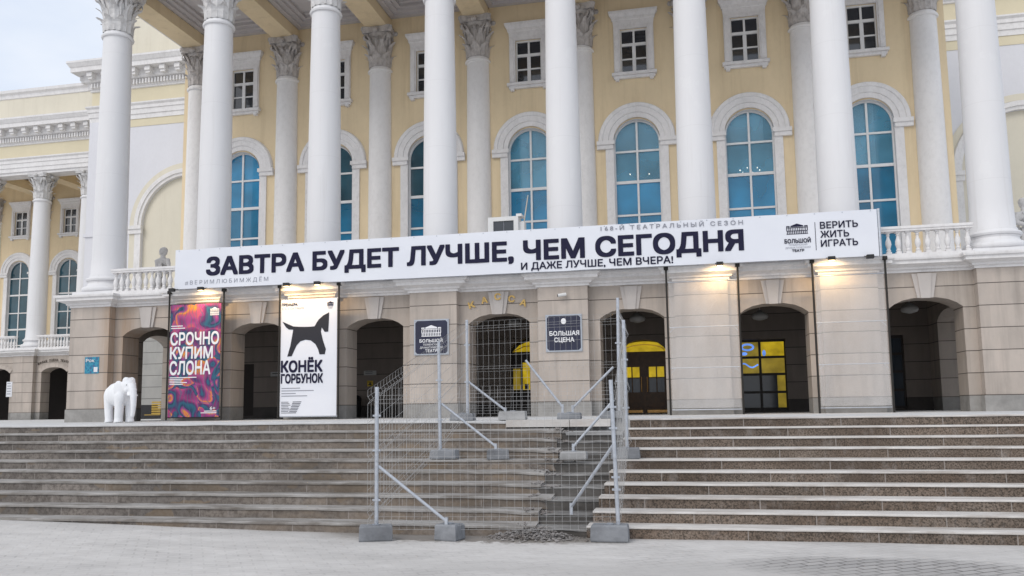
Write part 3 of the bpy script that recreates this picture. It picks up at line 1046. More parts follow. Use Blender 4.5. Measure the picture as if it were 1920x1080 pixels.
mb = MB()
mb.box(-60, 45, YS + .36, 14.9, 1.2, 1.5)
structure(mb.build('terrace', M['terrace']))

def step_strip(x0, x1, k, jit, ragged0=0, ragged1=0, seed=0, dx=0.22, th=0.034):
    """returns (riser MB, tread MB) of step k: riser face, rounded nosing and tread"""
    R_, T_ = MB(), MB()
    n = max(2, int((x1 - x0) / dx))
    y, z = yk(k), zk(k)
    back = y + TR + .02
    cols = []
    for i in range(n + 1):
        x = x0 + (x1 - x0) * i / n
        def nn(a, s=1.0): return mnoise.noise(Vector((x * 1.7 * s, k * 7.3 + a, seed)))
        j = jit
        wear = 0
        if ragged1 and x > x1 - ragged1:
            t = (x - (x1 - ragged1)) / ragged1
            j = jit * (1 + 2.5 * t); wear = t * t * 0.05 * (1 + nn(9, 3))
        dy = j * nn(1) * 1.2 + wear; dz = j * nn(4) * .7 - wear * .6
        cols.append((x, y + dy, z + dz, back, z))
    for i in range(n):
        a, b = cols[i], cols[i + 1]
        R_.quad((a[0], a[1] + .022, z - RI - .03), (b[0], b[1] + .022, z - RI - .03), (b[0], b[1] + .022, b[2] - th), (a[0], a[1] + .022, a[2] - th))
        T_.quad((a[0], a[1] + .022, a[2] - th), (b[0], b[1] + .022, b[2] - th), (b[0], b[1], b[2] - th), (a[0], a[1], a[2] - th))
        T_.quad((a[0], a[1], a[2] - th), (b[0], b[1], b[2] - th), (b[0], b[1], b[2] - .008), (a[0], a[1], a[2] - .008))
        T_.quad((a[0], a[1], a[2] - .008), (b[0], b[1], b[2] - .008), (b[0], b[1] + .010, b[2]), (a[0], a[1] + .010, a[2]))
        T_.quad((a[0], a[1] + .010, a[2]), (b[0], b[1] + .010, b[2]), (b[0], b[3], b[4]), (a[0], a[3], a[4]))
    for c, rev in ((cols[0], 0), (cols[-1], 1)):
        for mb_, y0, za, zb_ in ((R_, c[1] + .022, z - RI - .03, c[2] - th), (T_, c[1], c[2] - th, c[2])):
            q = [(c[0], y0, za), (c[0], c[3], za), (c[0], c[3], zb_), (c[0], y0, zb_)]
            if rev: q.reverse()
            mb_.quad(*reversed(q))
    return R_, T_

old = thing('old_staircase', 'worn grey stone staircase on the left, its right end broken away behind the fence', 'staircase', (4, -8, 0))
new = thing('granite_staircase', 'speckled brown granite staircase on the right with pale snow dusted treads', 'staircase', (22, -8, 0))
for o in (old, new): o.location = (0, 0, 0)
random.seed(3)
for k in range(10):
    e = 14.16 + 0.02 * k + random.uniform(-.10, .14)
    if k == 0: e = 13.15
    R_, T_ = step_strip(-14, e, k, 0.012, 0, 1.6, 2)
    st = R_.build('step', M['oldriser'], old)
    T_.build('tread', M['oldtread'] if k else M['terrace'], st)
    xs0 = 15.38 - 0.042 * k + (0.0 if k > 1 else -.02)
    R_, T_ = step_strip(xs0, 40, k, 0.0045, 0, 0, 5, 0.35, 0.024)
    st = R_.build('step', M['granite'], new)
    T_.build('tread', M['snowtread'], st)
# exposed dark substrate in the gap
for k in range(1, 11):
    mb, tb = MB(), MB()
    n = 12
    x0, x1 = 13.85, 15.42
    y0 = yk(k) + .06; z0 = zk(k) - .06
    if k == 10: y0 = yk(9) - .15; z0 = -.06
    rows = []
    for (yy, zz) in ((y0 + .03, z0 - RI), (y0 + .02, z0 - .03), (y0, z0 - .012), (y0 + .03, z0), (y0 + .25, z0 + .008), (y0 + TR + .05, z0 + .01)):
        row = []
        for i in range(n + 1):
            x = x0 + (x1 - x0) * i / n
            j = 0.028
            row.append((x, yy + j * mnoise.noise(Vector((x * 4, k * 3.1, yy * 3))), zz + j * .6 * mnoise.noise(Vector((x * 4 + 9, k * 3.1, yy * 3)))))
        rows.append(row)
    for a in range(len(rows) - 1):
        for i in range(n):
            (mb if a < 1 else tb).quad(rows[a][i], rows[a][i + 1], rows[a + 1][i + 1], rows[a + 1][i])
    ob = mb.build('broken_step_bed', M['substrate'], old)
    tb.build('bed_surface', M['substratetop'], ob)
def slab(x0, x1, y0, y1, z0, z1, j=.01):
    m = MB(); m.box(x0, x1, y0, y1, z0, z1)
    m.v = [(a + random.uniform(-j, j), b + random.uniform(-j, j), c + random.uniform(-j * .4, j * .4)) for a, b, c in m.v]
    return m
m = slab(13.16, 14.30, YS + .005, YS + .42, 1.375, 1.502, .004)
m.build('edge_slab', M['slab'], old)
m = slab(14.31, 15.02, YS + .0, YS + .42, 1.375, 1.502, .004)
m.build('edge_slab', M['slab'], old)
m = slab(14.28, 15.25, yk(1) + .05, yk(1) + .38, 1.235, 1.30, .012)
m.build('loose_step_slab', M['concretelight'], old)

# rubble along the break and the heap at its foot
random.seed(11)
def chunk(mb, c, r):
    pts = []
    i = len(mb.v)
    for (a, b, d) in ((1, 0, 0), (-1, 0, 0), (0, 1, 0), (0, -1, 0), (0, 0, 1), (0, 0, -1)):
        k = r * random.uniform(.6, 1.25)
        mb.v.append((c[0] + a * k + random.uniform(-.3, .3) * r, c[1] + b * k * .8 + random.uniform(-.3, .3) * r, c[2] + d * k * .6))
    for f in ((0, 2, 4), (2, 1, 4), (1, 3, 4), (3, 0, 4), (2, 0, 5), (1, 2, 5), (3, 1, 5), (0, 3, 5)):
        mb.f.append(tuple(i + e for e in f))
mb = MB()
for k in range(1, 10):
    for q in range(70):
        x = 14.2 + .01 * k + random.gauss(0, .10)
        y = yk(k) + random.uniform(.02, TR)
        z = zk(k) - .062 + random.uniform(0, .02) + (0.05 if x < 14.2 else 0)
        chunk(mb, (x, y, z), random.choice((.010, .014, .018, .024, .034)))
for q in range(1700):
    x = random.gauss(14.32, .27); y = -10.02 + random.gauss(0, .10)
    if abs(x - 14.35) > .75: continue
    h = max(0, .15 - .20 * abs(x - 14.3) - .45 * abs(y + 9.98))
    chunk(mb, (x, y, random.uniform(0, h) + .01), random.choice((.006, .008, .011, .014, .02, .028)))
o = mb.build('rubble', M['rubble'])
tag(o, 'crumbled stone rubble along the broken steps and heaped at their foot', 'rubble', kind='stuff')

# ------------------------------------------------------------------ THE THEATRE
B = thing('theatre_building', 'cream and ochre theatre with a portico of eight tall white columns over a stone arcade', 'building', (0, 0, 0))
YP, YA, YAB = -0.706, -0.456, 0.25      # pilaster face, arcade wall face, arcade wall back
XL, XR = -0.62, 24.04
YW = 4.28                               # ochre rear wall face

# arcade wall with seven openings
AP = arch_profile(0.785, 3.885, 0.235)
mb = MB()
ops = [((k + .5) * S, 0.785, 1.49, AP) for k in range(7)]
pierced_wall(mb, XL + .12, XR - .12, 1.49, 4.76, ops, YA, YAB)
mb.build('arcade_wall', M['stone'], B)
# side walls of the arcade, each with one arch
for side, xo, xi in ((0, XL + .12, XL + .75), (1, XR - .12, XR - 1.04)):
    mb = MB()
    g = (lambda x, y, z: (y, x, z))
    pierced_wall(mb, YAB, YW + .3, 1.49, 4.76, [(2.45, 0.95, 1.49, arch_profile(0.95, 3.885, .26))], xo, xi, g)
    mb.build('arcade_side_wall', M['stone'], B)
# pilasters
pil = None
for k in range(8):
    m = MB()
    hw = 0.625
    m.box(-hw, hw, YP, YA + .002, 1.86, 4.76)
    m.box(-hw - .03, hw + .03, YP - .03, YA + .002, 1.49, 1.86)
    if k == 0:
        pil = m.build('pilaster', M['stonep'], B, False, (0, 0, 0))
    else:
        c = pil.copy(); COL.objects.link(c); c.parent = B; c.location = (k * S, 0, 0)
# keystones
key = None
for k in range(7):
    m = MB()
    pr = [(-.17, 4.10), (.17, 4.10), (.27, 4.66), (-.27, 4.66)]
    m.prism(pr, YA - .05, YA + .004)
    pr = [(-.10, 4.09), (.10, 4.09), (.155, 4.665), (-.155, 4.665)]
    m.prism(pr, YA - .085, YA - .05)
    if k == 0:
        key = m.build('keystone', M['keystone'], B, False, (.5 * S, 0, 0))
    else:
        c = key.copy(); COL.objects.link(c); c.parent = B; c.location = ((k + .5) * S, 0, 0)
# balcony cornice, breaking forward over each pilaster
path = [(XL, 4.2), (XL, YP)]
for k in range(8):
    if k: path += [(k * S - .64, YA), (k * S - .64, YP)]
    if k < 7: path += [(k * S + .64, YP), (k * S + .64, YA)]
path += [(XR, YP), (XR, 4.2)]
mb = MB()
moulding(mb, path, [(0.0, 4.70), (0.03, 4.70), (0.03, 4.75), (0.09, 4.77), (0.10, 4.81), (0.20, 4.85), (0.27, 4.87), (0.27, 4.94), (0.32, 4.96), (0.33, 5.0), (0.33, 5.03), (-0.2, 5.03)])
mb.build('balcony_cornice', M['trim'], B)
# balcony floor / loggia ceiling
mb = MB(); mb.box(XL + .05, XR - .05, YA + .02, YW, 4.765, 5.028)
mb.build('balcony_floor', M['trim'], B)
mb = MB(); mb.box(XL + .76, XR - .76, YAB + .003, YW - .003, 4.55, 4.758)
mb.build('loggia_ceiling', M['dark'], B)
# loggia rear wall with door and window openings
mb = MB()
sq = lambda hw, zt: [(-hw, zt), (hw, zt)]
rear_ops = [(.5 * S, .62, 1.6, sq(.62, 3.3)), (1.5 * S, .60, 1.6, sq(.60, 3.6)), (2.5 * S, .45, 1.6, sq(.45, 2.0)),
            (3.5 * S - .02, .74, 1.49, arch_profile(.74, 3.52, .36)), (4.5 * S, .70, 1.49, arch_profile(.70, 3.35, .36)),
            (5.5 * S + .02, .72, 1.56, sq(.72, 3.62)), (6.5 * S - .1, .68, 1.56, sq(.68, 3.62))]
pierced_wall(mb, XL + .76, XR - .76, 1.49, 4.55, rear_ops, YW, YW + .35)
mb.build('loggia_rear_wall', M['stoneshaded'], B)
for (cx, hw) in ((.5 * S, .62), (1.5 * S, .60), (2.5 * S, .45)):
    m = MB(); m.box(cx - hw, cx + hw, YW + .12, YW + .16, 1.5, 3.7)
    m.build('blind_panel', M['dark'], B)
def door_leaf(parent, cx, y):
    """double panelled door under a lit segmental transom"""
    f = MB()
    f.box(cx - .70, cx + .70, y, y + .06, 3.02, 3.36)          # lintel bar
    for s in (-1, 1):
        a, b = (cx + s * .05, cx + s * .68)
        lo, hi = min(a, b), max(a, b)
        f.box(lo, hi, y + .01, y + .05, 1.62, 2.05)
        f.box(lo, lo + .09, y, y + .05, 2.05, 3.02); f.box(hi - .09, hi, y, y + .05, 2.05, 3.02)
        f.box(lo + .09, hi - .09, y, y + .05, 2.05, 2.14); f.box(lo + .09, hi - .09, y, y + .05, 2.90, 3.02)
        f.box((lo + hi) / 2 - .018, (lo + hi) / 2 + .018, y + .005, y + .05, 2.14, 2.90)
        f.box(lo + .09, hi - .09, y + .006, y + .05, 2.56, 2.59)
        f.box(lo + .08, hi - .08, y - .02, y + .0, 1.70, 1.96)
    f.box(cx - .05, cx + .05, y - .015, y + .05, 1.5, 3.02)
    f.box(cx - .70, cx - .68, y, y + .05, 1.5, 3.02); f.box(cx + .68, cx + .70, y, y + .05, 1.5, 3.02)
    d = f.build('entrance_door', M['wood'], parent)
    for s in (-1, 1):
        a, b = cx + s * .14, cx + s * .59
        m = MB(); m.box(min(a, b), max(a, b), y + .02, y + .03, 2.585, 2.90); m.build('pane', M['yellowlit'], d)
        m = MB(); m.box(min(a, b), max(a, b), y + .02, y + .03, 2.14, 2.585); m.build('pane', M['lobbyglass'], d)
        a, b = cx + s * .07, cx + s * .66
        m = MB(); m.box(min(a, b), max(a, b), y - .012, y + .012, 1.53, 1.61); m.build('kick_plate', M['brass'], d)
        m = MB(); m.tube((cx + s * .085, y - .05, 2.15), (cx + s * .085, y - .05, 2.6), .012); m.build('handle', M['brass'], d)
    m = MB()
    pts = [(cx - .66, 3.36)] + [(cx + .66, 3.36)] + [(cx + .66 * math.cos(PI * k / 14), 3.45 + .22 * math.sin(PI * k / 14)) for k in range(15)]
    m.prism(pts, y + .025, y + .04); m.build('transom', M['yellowlit'], d)
    m = MB()
    for k in range(14):
        a0, a1 = PI * k / 14, PI * (k + 1) / 14
        m.tube((cx + .62 * math.cos(a0), y + .01, 3.37 + .20 * math.sin(a0)), (cx + .62 * math.cos(a1), y + .01, 3.37 + .20 * math.sin(a1)), .012, None, 5)
    m.build('transom_bar', M['brass'], d)
    return d
door_leaf(B, 4.5 * S, YW + .14)
# box office doorway behind the fence: lit posters at its right
d = MB()
cx = 3.5 * S - .02
d.box(cx - .74, cx + .74, YW + .18, YW + .22, 1.5, 3.88)
bd = d.build('box_office_door', M['darkframe'], B)
m = MB(); m.box(cx - .66, cx - .43, YW + .148, YW + .158, 2.28, 2.94); m.build('notice_board', M['ochrelit'], bd)
m = MB(); m.box(cx - .36, cx - .13, YW + .148, YW + .158, 2.28, 3.12); m.build('lit_pane', M['yellowlit'], bd)
m = MB(); m.box(cx - .30, cx - .18, YW + .138, YW + .146, 2.30, 2.46); m.build('sticker', M['plaque'], bd)
m = MB(); m.prism([(cx - .68, 3.46), (cx + .02, 3.46), (cx + .02, 3.80), (cx - .22, 3.76), (cx - .46, 3.66)], YW + .15, YW + .17); m.build('transom', M['yellowlit'], bd)
m = MB(); m.path([(cx - .66, YW + .13, 3.47), (cx - .30, YW + .13, 3.62), (cx - .02, YW + .13, 3.64)], [.012] * 3, 5); m.build('transom_bar', M['brass'], bd)
# lobby windows
def lobby_window(cx, hw, lit):
    y = YW + .12
    f = MB()
    xs = [cx - hw, cx - .0, cx + hw]
    for x in xs: f.box(x - .035, x + .035, y, y + .07, 1.56, 3.62)
    zs = [1.60, 2.08, 2.60, 3.10, 3.58]
    for z in zs:
        for a, b in ((xs[0] + .035, xs[1] - .035), (xs[1] + .035, xs[2] - .035)):
            f.box(a, b, y, y + .07, z - .035, z + .035)
    wd = f.build('lobby_window', M['darkframe'], B)
    for r in range(4):
        for c in range(2):
            m = MB(); m.box(xs[c] + .03, xs[c + 1] - .03, y + .03, y + .045, zs[r] + .03, zs[r + 1] - .03)
            mt = 'lobbyglass'
            if lit:
                if r == 3: mt = 'yellowlit' if c == 1 else 'ochrelit'
                elif r == 2: mt = 'ochrelit'
            m.build('pane', M[mt], wd)
    return wd, xs, zs, y
wd, xs, zs, y = lobby_window(5.5 * S + .02, .72, True)
m = MB()  # added glowing shapes imitate outside lights reflected in the glass
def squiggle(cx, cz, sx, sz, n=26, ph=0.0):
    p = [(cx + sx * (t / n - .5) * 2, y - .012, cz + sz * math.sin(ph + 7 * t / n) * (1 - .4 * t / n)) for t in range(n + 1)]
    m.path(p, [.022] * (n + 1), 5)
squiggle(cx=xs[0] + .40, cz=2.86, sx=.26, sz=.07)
m.build('blue_reflection', M['bluereflect'], wd); m = MB()
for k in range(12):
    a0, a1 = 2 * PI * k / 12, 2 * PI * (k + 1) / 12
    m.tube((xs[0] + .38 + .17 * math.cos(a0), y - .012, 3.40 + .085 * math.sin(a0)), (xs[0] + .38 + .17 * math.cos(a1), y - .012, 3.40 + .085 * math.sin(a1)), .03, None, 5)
m.build('blue_reflection', M['bluereflect'], wd); m = MB()
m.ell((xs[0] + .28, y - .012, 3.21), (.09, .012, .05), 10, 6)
m.build('blue_reflection', M['bluereflect'], wd); m = MB()
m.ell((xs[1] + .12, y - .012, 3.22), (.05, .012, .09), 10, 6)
m.build('blue_reflection', M['bluereflect'], wd)
m = MB(); m.box(xs[1] + .46, xs[2] - .03, y + .02, y + .028, 1.63, 2.57); m.build('lit_column', M['ochrelit'], wd)
wd2, xs, zs, y = lobby_window(6.5 * S - .1, .68, False)
m = MB(); m.box(xs[1] - .50, xs[1] - .34, y + .02, y + .028, 2.12, 2.58); m.build('lit_column', M['yellowlit'], wd2)

# ochre rear wall of the portico, in two bands
mb = MB()
wops = [((k + .5) * S, .72, 5.45, arch_profile(.72, ZS, None, 24)) for k in range(7)]
pierced_wall(mb, XL + .05, XR - .05, 5.03, 11.6, wops, YW, YW + .4)
sops = [((k + .5) * S, .42, 12.06, sq(.42, 13.48)) for k in range(7)]
pierced_wall(mb, XL + .05, XR - .05, 11.6, 14.94, sops, YW, YW + .4)
mb.build('portico_rear_wall', M['yellow'], B)
# pale jambs beside each tall window (lighter strip under the imposts)
for k in range(7):
    make_arched_window(B, (k + .5) * S, YW, glass=(('blueglass', 'deepglass'), ('tealglass', 'deepglass'), ('tealglass', 'deepglass'), ('paleglass', 'blueglass'), ('paleglass', 'blueglass'), ('paleglass', 'blueglass'), ('paleglass', 'deepglass'))[k],
                       skysheet=((9.57, -.2, .99), None, (8.62, -.99, -.1), (7.6, -.45, .99), (9.57, -.99, .99), (9.57, -.99, .6), (7.6, -.99, .30))[k])  # part-width sheets leave dark strips like reflected column edges
    make_small_window(B, (k + .5) * S, YW)
m = MB(); m.box(0.0, 23.4, 5.6, 5.7, 5.0, 14.6); m.build('dark_hall_backing', M['dark'], B)  # added dark sheet behind the windows, stands for the unlit hall

# columns
col0 = make_column(B, (0, 0, Z_BAL))
for k in range(1, 8): dup(col0, B, (k * S, 0, 0))
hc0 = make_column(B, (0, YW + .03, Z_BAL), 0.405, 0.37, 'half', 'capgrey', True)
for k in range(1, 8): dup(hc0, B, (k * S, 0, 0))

# portico ceiling: beams across, coffers between, heavy entablature above the front columns
bm0 = None
for k in range(8):
    m = MB(); m.box(-.37, .37, .375, YW - .003, 14.305, 14.69)
    if bm0 is None: bm0 = m.build('ceiling_beam', M['yellow'], B, False, (0, 0, 0))
    else:
        c = bm0.copy(); COL.objects.link(c); c.parent = B; c.location = (k * S, 0, 0)
mb = MB(); mb.box(-.37, 7 * S + .37, -.37, .37, 14.303, 14.93); mb.build('front_beam', M['yellow'], B)
mb = MB()
mb.box(XL + .1, XR - .1, -.36, YW + .5, 14.95, 15.1)
for k in range(7):
    xa, xb = k * S + .375, (k + 1) * S - .375
    ya, yb = .38, YW - .005
    for (o, z0) in ((0.0, 14.70), (0.16, 14.78), (0.30, 14.86)):
        w_ = .17
        mb.box(xa + o, xb - o, ya + o, ya + o + w_, z0, 14.948); mb.box(xa + o, xb - o, yb - o - w_, yb - o, z0, 14.948)
        mb.box(xa + o, xa + o + w_, ya + o + w_, yb - o - w_, z0, 14.948); mb.box(xb - o - w_, xb - o, ya + o + w_, yb - o - w_, z0, 14.948)
    mb.box(xa + .55, xb - .55, 1.0, 1.08, 14.88, 14.947); mb.box(xa + .55, xb - .55, yb - .72, yb - .64, 14.88, 14.947)
    ym = (ya + yb) / 2
    mb.box((xa + xb) / 2 - .55, (xa + xb) / 2 + .55, ym - .55, ym + .55, 14.90, 14.946)
mb.build('coffered_ceiling', M['ceilgrey'], B)
entablature(B, [(XL + .25, 11.0), (XL + .25, -.37), (XR - .25, -.37), (XR - .25, 11.0)], 14.31, 'paleyellow')
mb = MB(); mb.box(XL + .26, XR - .26, -.36, 11.0, 17.0, 17.13); mb.build('portico_roof', M['ceilgrey'], B)
# right and left flank of the hall behind the portico
for xa, xb in ((XL + .05, XL + .45), (XR - .45, XR - .05)):
    m = MB(); m.box(xa, xb, YW + .402, 11.3, 1.5, 14.9); m.build('flank_wall', M['cream'], B)

# set back side bays with a tall blank arch
YB = 11.3
def side_bay(xa, xb, cx, corner):
    m = MB()
    pierced_wall(m, xa, xb, 5.03, 14.95, [(cx, 2.16, 5.06, arch_profile(2.16, 10.0, None, 32))], YB, YB + .25)
    m.build('side_bay_wall', M['lilac'], B)
    m = MB(); m.box(xa, xb, YB + .13, YB + .2, 5.0, 14.9); m.build('blind_arch_infill', M['cream'], B)
    a = MB()
    archivolt(a, cx, 10.0, 2.16, 2.50, YB, [(0.0, .06), (.35, .07), (.40, .12), (.9, .13)], 40)
    for s in (-1, 1):
        p, q = cx + s * 2.10, cx + s * 2.78
        a.box(min(p, q), max(p, q), YB - .16, YB + .002, 9.86, 10.02)
        a.box(min(p, q), max(p, q), YB - .11, YB + .002, 9.66, 9.86)
        p, q = cx + s * 2.16, cx + s * 2.46
        a.box(min(p, q), max(p, q), YB - .06, YB + .002, 5.05, 9.66)
    a.build('blind_arch_moulding', M['trim'], B)
    c = MB()
    archivolt(c, cx, 10.0, 2.50, 2.74, YB, [(0.0, .03), (1.0, .035)], 40)
    for s in (-1, 1):
        p, q = cx + s * 2.46, cx + s * 2.74
        c.box(min(p, q), max(p, q), YB - .03, YB + .002, 5.05, 9.66)
    c.build('blind_arch_band', M['cream'], B)
    m = MB()
    m.box(corner - .45, corner + .45, YB - .12, YB + .002, 5.05, 14.93)
    m.box(corner - .52, corner + .52, YB - .18, YB + .0, 9.62, 9.76)
    m.build('corner_pilaster', M['lilac'], B)
    m = MB(); m.box(xa, xb, YB - .02, YB + .003, 14.60, 14.95); m.build('yellow_band', M['paleyellow'], B)
    m = MB(); m.box(xa, xb, YB - .0, YB + .4, 1.9, 5.03); m.build('ground_storey_wall', M['stonelight'], B)
    m = MB(); m.box(xa, xb, YB - .03, YB + .4, 1.45, 1.9); m.build('ground_storey_plinth', M['dark'], B)
side_bay(-9.97, XL + .05, -5.05, -9.52)
side_bay(XR - .05, 33.4, 28.46, 32.95)
for xa, xb, xe in ((-10.0, XL + .05, -1), (XR - .05, 33.4, 1)):
    pth = [(xa, 30), (xa, YB), (xb, YB)] if xe < 0 else [(xa, YB), (xb, YB), (xb, 30)]
    entablature(B, pth, 14.95, 'paleyellow', 0.80)
mb = MB()
mb.box(-9.6, 33.0, 13.0, 40, 17.6, 23.5)
mb.box(-9.9, 33.3, YB + .3, 40, 17.5, 17.75)
mb.build('attic_wall', M['cream'], B)
mb = MB(); mb.box(-9.98, 33.38, YB + .42, 40, 1.5, 17.5); mb.build('hall_block', M['cream'], B)

# balustrades in the bays that the banner leaves open
make_balustrade(B, .63, S - .63, -.62, Z_BAL)
make_balustrade(B, 6 * S + .40, 7 * S - .63, -.62, Z_BAL, 0.21)
m = MB(); m.box(6 * S + .40, 6 * S + .46, -.7, -.52, Z_BAL, Z_BAL + .72); m.build('balustrade_post', M['trim'], B)
m = MB(); m.box(S + .64, 6 * S + .39, -.72, -.50, Z_BAL - .002, Z_BAL + .5)
m.build('parapet_kerb', M['trim'], B)
# pendant lamps in the loggia
pl = None
for x, y in ((15.04, 2.0), (18.32, 2.5), (21.99, 2.0), (11.6, 2.0)):
    m = MB()
    m.tube((0, 0, .42), (0, 0, .16), .012)
    m.lathe([(.02, .18), (.06, .16), (.20, .06), (.22, 0), (.19, -.06), (.05, -.10), (.0, -.10)], n=16)
    if pl is None: pl = m.build('pendant_lamp', M['plate'], B, True, (x, y, 4.1))
    else:
        c = pl.copy(); COL.objects.link(c); c.parent = B; c.location = (x, y, 4.1)

# gilded letters over the box office arch
for ch, x, z, r in zip('КАССА', (11.00, 11.335, 11.70, 12.045, 12.35), (4.36, 4.47, 4.535, 4.475, 4.365), (.30, .15, 0, -.15, -.30)):
    letters(ch, M['gold'], B, YA - .105 if ch == 'С' and abs(x - 11.7) < .1 else YA - .03, x - .085, x + .085, z - .085, z + .085, 'gilded_letter', .035, 1, 0, r)

# chandelier bulbs seen through the tall windows
def chandelier(x, z, n, label):
    t = thing('chandelier', label, 'chandelier', (x, YW + .62, z))
    m = MB()
    m.tube((0, 0, 0), (0, 0, 1.5), .012)
    for k in range(n):
        a = 2 * PI * k / n + .2
        m.path([(0, 0, 0), (.15 * math.cos(a), .15 * math.sin(a), -.08), (.30 * math.cos(a), .30 * math.sin(a), .02)], [.01] * 3, 5)
    m.build('arm', M['brass'], t)
    m = MB()
    for k in range(n):
        a = 2 * PI * k / n + .2
        m.ell((.30 * math.cos(a), .30 * math.sin(a), .06), (.016, .016, .022), 8, 6)
    m.build('bulb', M['bulb'], t)
    return t

# ------------------------------------------------------------------ THE WING
W = thing('theatre_wing', 'set back left wing of the theatre with smaller looking white columns and dark arched doorways', 'building', (0, 0, 0))
WY, WB = 15.4, 19.75
mb = MB()
wxs = [-24.7, -21.45, -18.2, -14.85]
pierced_wall(mb, -27, -10.2, 1.45, 4.76, [(x, .76, 1.46, arch_profile(.76, 3.85, .26)) for x in wxs] , WY, WY + .6)
mb.build('arcade_wall', M['stone'], W)
wp = None
for x in (-23.07, -19.8, -16.52, -13.2):
    m = MB(); m.box(x - .6, x + .6, WY - .22, WY + .002, 1.45, 4.76)
    wp = m.build('pilaster', M['stonep'], W)
for x in wxs:
    m = MB(); archivolt(m, 0, 0, .0, 0.1, 0, [(1, 0)])
    m = MB()
    pr = arch_profile(.76, 3.85, .26)
    for k in range(len(pr) - 1):
        (xa, za), (xb, zb) = pr[k], pr[k + 1]
        m.quad((x + xa, WY - .04, za), (x + xb, WY - .04, zb), (x + xb * 1.2, WY - .04, zb + .20), (x + xa * 1.2, WY - .04, za + .16))
    m.build('arch_surround', M['stonep'], W)
mb = MB(); mb.box(-27, -10.2, WY + 3.5, WY + 3.6, 1.4, 4.7); mb.build('loggia_rear_wall', M['dark'], W)
mb = MB(); mb.box(-27, -10.2, WY + .602, WB, 4.762, 5.02); mb.build('balcony_floor', M['trim'], W)
path = [(-27, WY)]
for x in (-23.07, -19.8, -16.52, -13.2): path += [(x - .62, WY), (x - .62, WY - .22), (x + .62, WY - .22), (x + .62, WY)]
path += [(-10.2, WY)]
mb = MB()
moulding(mb, path, [(0.0, 4.70), (0.03, 4.70), (0.03, 4.75), (0.09, 4.77), (0.20, 4.85), (0.27, 4.87), (0.27, 4.94), (0.33, 4.97), (0.33, 5.03), (-0.2, 5.03)])
mb.build('balcony_cornice', M['trim'], W)
for (a, b) in ((-19.2, -17.2), (-15.9, -13.9)): make_balustrade(W, a, b, WY + .0, Z_BAL, 0.18)
wc = make_column(W, (-16.62, WY + .65, Z_BAL))
dup(wc, W, (2.86, 0, 0)); dup(wc, W, (-3.28, 0, 0))
wh = make_column(W, (-19.66, WB + .03, Z_BAL), .405, .37, 'half', 'capgrey', True)
dup(wh, W, (-3.3, 0, 0)); dup(wh, W, (3.3, 0, 0))
mb = MB()
wwx = [-21.25, -17.98, -14.7]
pierced_wall(mb, -27, -10.1, 5.03, 11.6, [(x, .72, 5.45, arch_profile(.72, ZS, None, 24)) for x in wwx], WB, WB + .4)
pierced_wall(mb, -27, -10.1, 11.6, 14.95, [(x, .42, 12.06, sq(.42, 13.48)) for x in wwx], WB, WB + .4)
mb.build('rear_wall', M['yellow'], W)
for x in wwx:
    make_arched_window(W, x, WB, glass='tealglass'); make_small_window(W, x, WB)
m = MB(); m.box(-27, -10.1, WB + 1.2, WB + 1.3, 5, 14.6); m.build('dark_room_backing', M['dark'], W)  # added dark sheet standing for unlit rooms in the wing
for x in (-19.9, -16.62, -13.34):
    m = MB(); m.box(x - .37, x + .37, WY + 1.03, WB - .003, 14.305, 14.78); m.build('ceiling_beam', M['yellow'], W)
mb = MB(); mb.box(-27, -10.1, WY + .28, WY + 1.02, 14.303, 14.95); mb.build('front_beam', M['trim'], W)
mb = MB(); mb.box(-27, -10.1, WY + .3, WB + .5, 14.955, 15.1); mb.build('portico_ceiling', M['yellow'], W)
entablature(W, [(-27, WY + .26), (-10.1, WY + .26)], 14.45, 'paleyellow', .80)
mb = MB(); mb.box(-27, -10.1, WY + .3, WB + 8, 17.2, 18.55); mb.build('attic_wall', M['cream'], W)
mb = MB(); moulding(mb, [(-27, WY + .3), (-10.1, WY + .3)], [(0, 18.5), (.05, 18.52), (.08, 18.7), (.2, 18.78), (.22, 18.92), (-.3, 18.95)], False); mb.build('attic_cornice', M['trim'], W)
t_ = 'МАЛАЯ СЦЕНА ТЕАТРА'
for i, ch in enumerate(t_):
    if ch == ' ': continue
    u = (i / (len(t_) - 1) - .5) * 2
    x = -14.85 + u * .92; z = 4.47 - .17 * u * u
    letters(ch, M['bronze'], W, WY - .03, x - .042, x + .042, z - .065, z + .065, 'bronze_letter', .03, 1, 0, -u * .22)

# ------------------------------------------------------------------ BANNER
def ripple(x, z):
    return .011 * mnoise.noise(Vector((x * .9, z * .6, 3.1))) + .007 * mnoise.noise(Vector((x * 2.4 + z * 1.1, z * .8, 8.7)))
def rippled(o, all_=True):
    for v in o.data.vertices: v.co.y += ripple(v.co.x, v.co.z)
    o.data.update()
BY = -1.17
bn = thing('slogan_banner', 'long white banner with a dark slogan hung across the balcony front', 'banner', (11.8, BY, 5.02))
bn.location = (0, 0, 0)
m = MB()
nx, nz_ = 180, 8
gx = [2.94 + 17.73 * i / nx for i in range(nx + 1)]; gz = [5.015 + 1.07 * j / nz_ for j in range(nz_ + 1)]
def edge(x, z): return z + (.008 * mnoise.noise(Vector((x * 1.3, z, 0))) if z in (gz[0], gz[-1]) else 0)
for yo, fl in ((0, False), (.012, True)):
    for i in range(nx):
        for j in range(nz_):
            q = [(gx[i], BY + yo, edge(gx[i], gz[j])), (gx[i + 1], BY + yo, edge(gx[i + 1], gz[j])), (gx[i + 1], BY + yo, edge(gx[i + 1], gz[j + 1])), (gx[i], BY + yo, edge(gx[i], gz[j + 1]))]
            if fl: q.reverse()
            m.quad(*q)
bs_ = m.build('printed_sheet', M['banner'], bn, True); rippled(bs_); weld(bs_, .0001)
bs_.data.polygons.foreach_set('use_smooth', [True] * len(bs_.data.polygons))
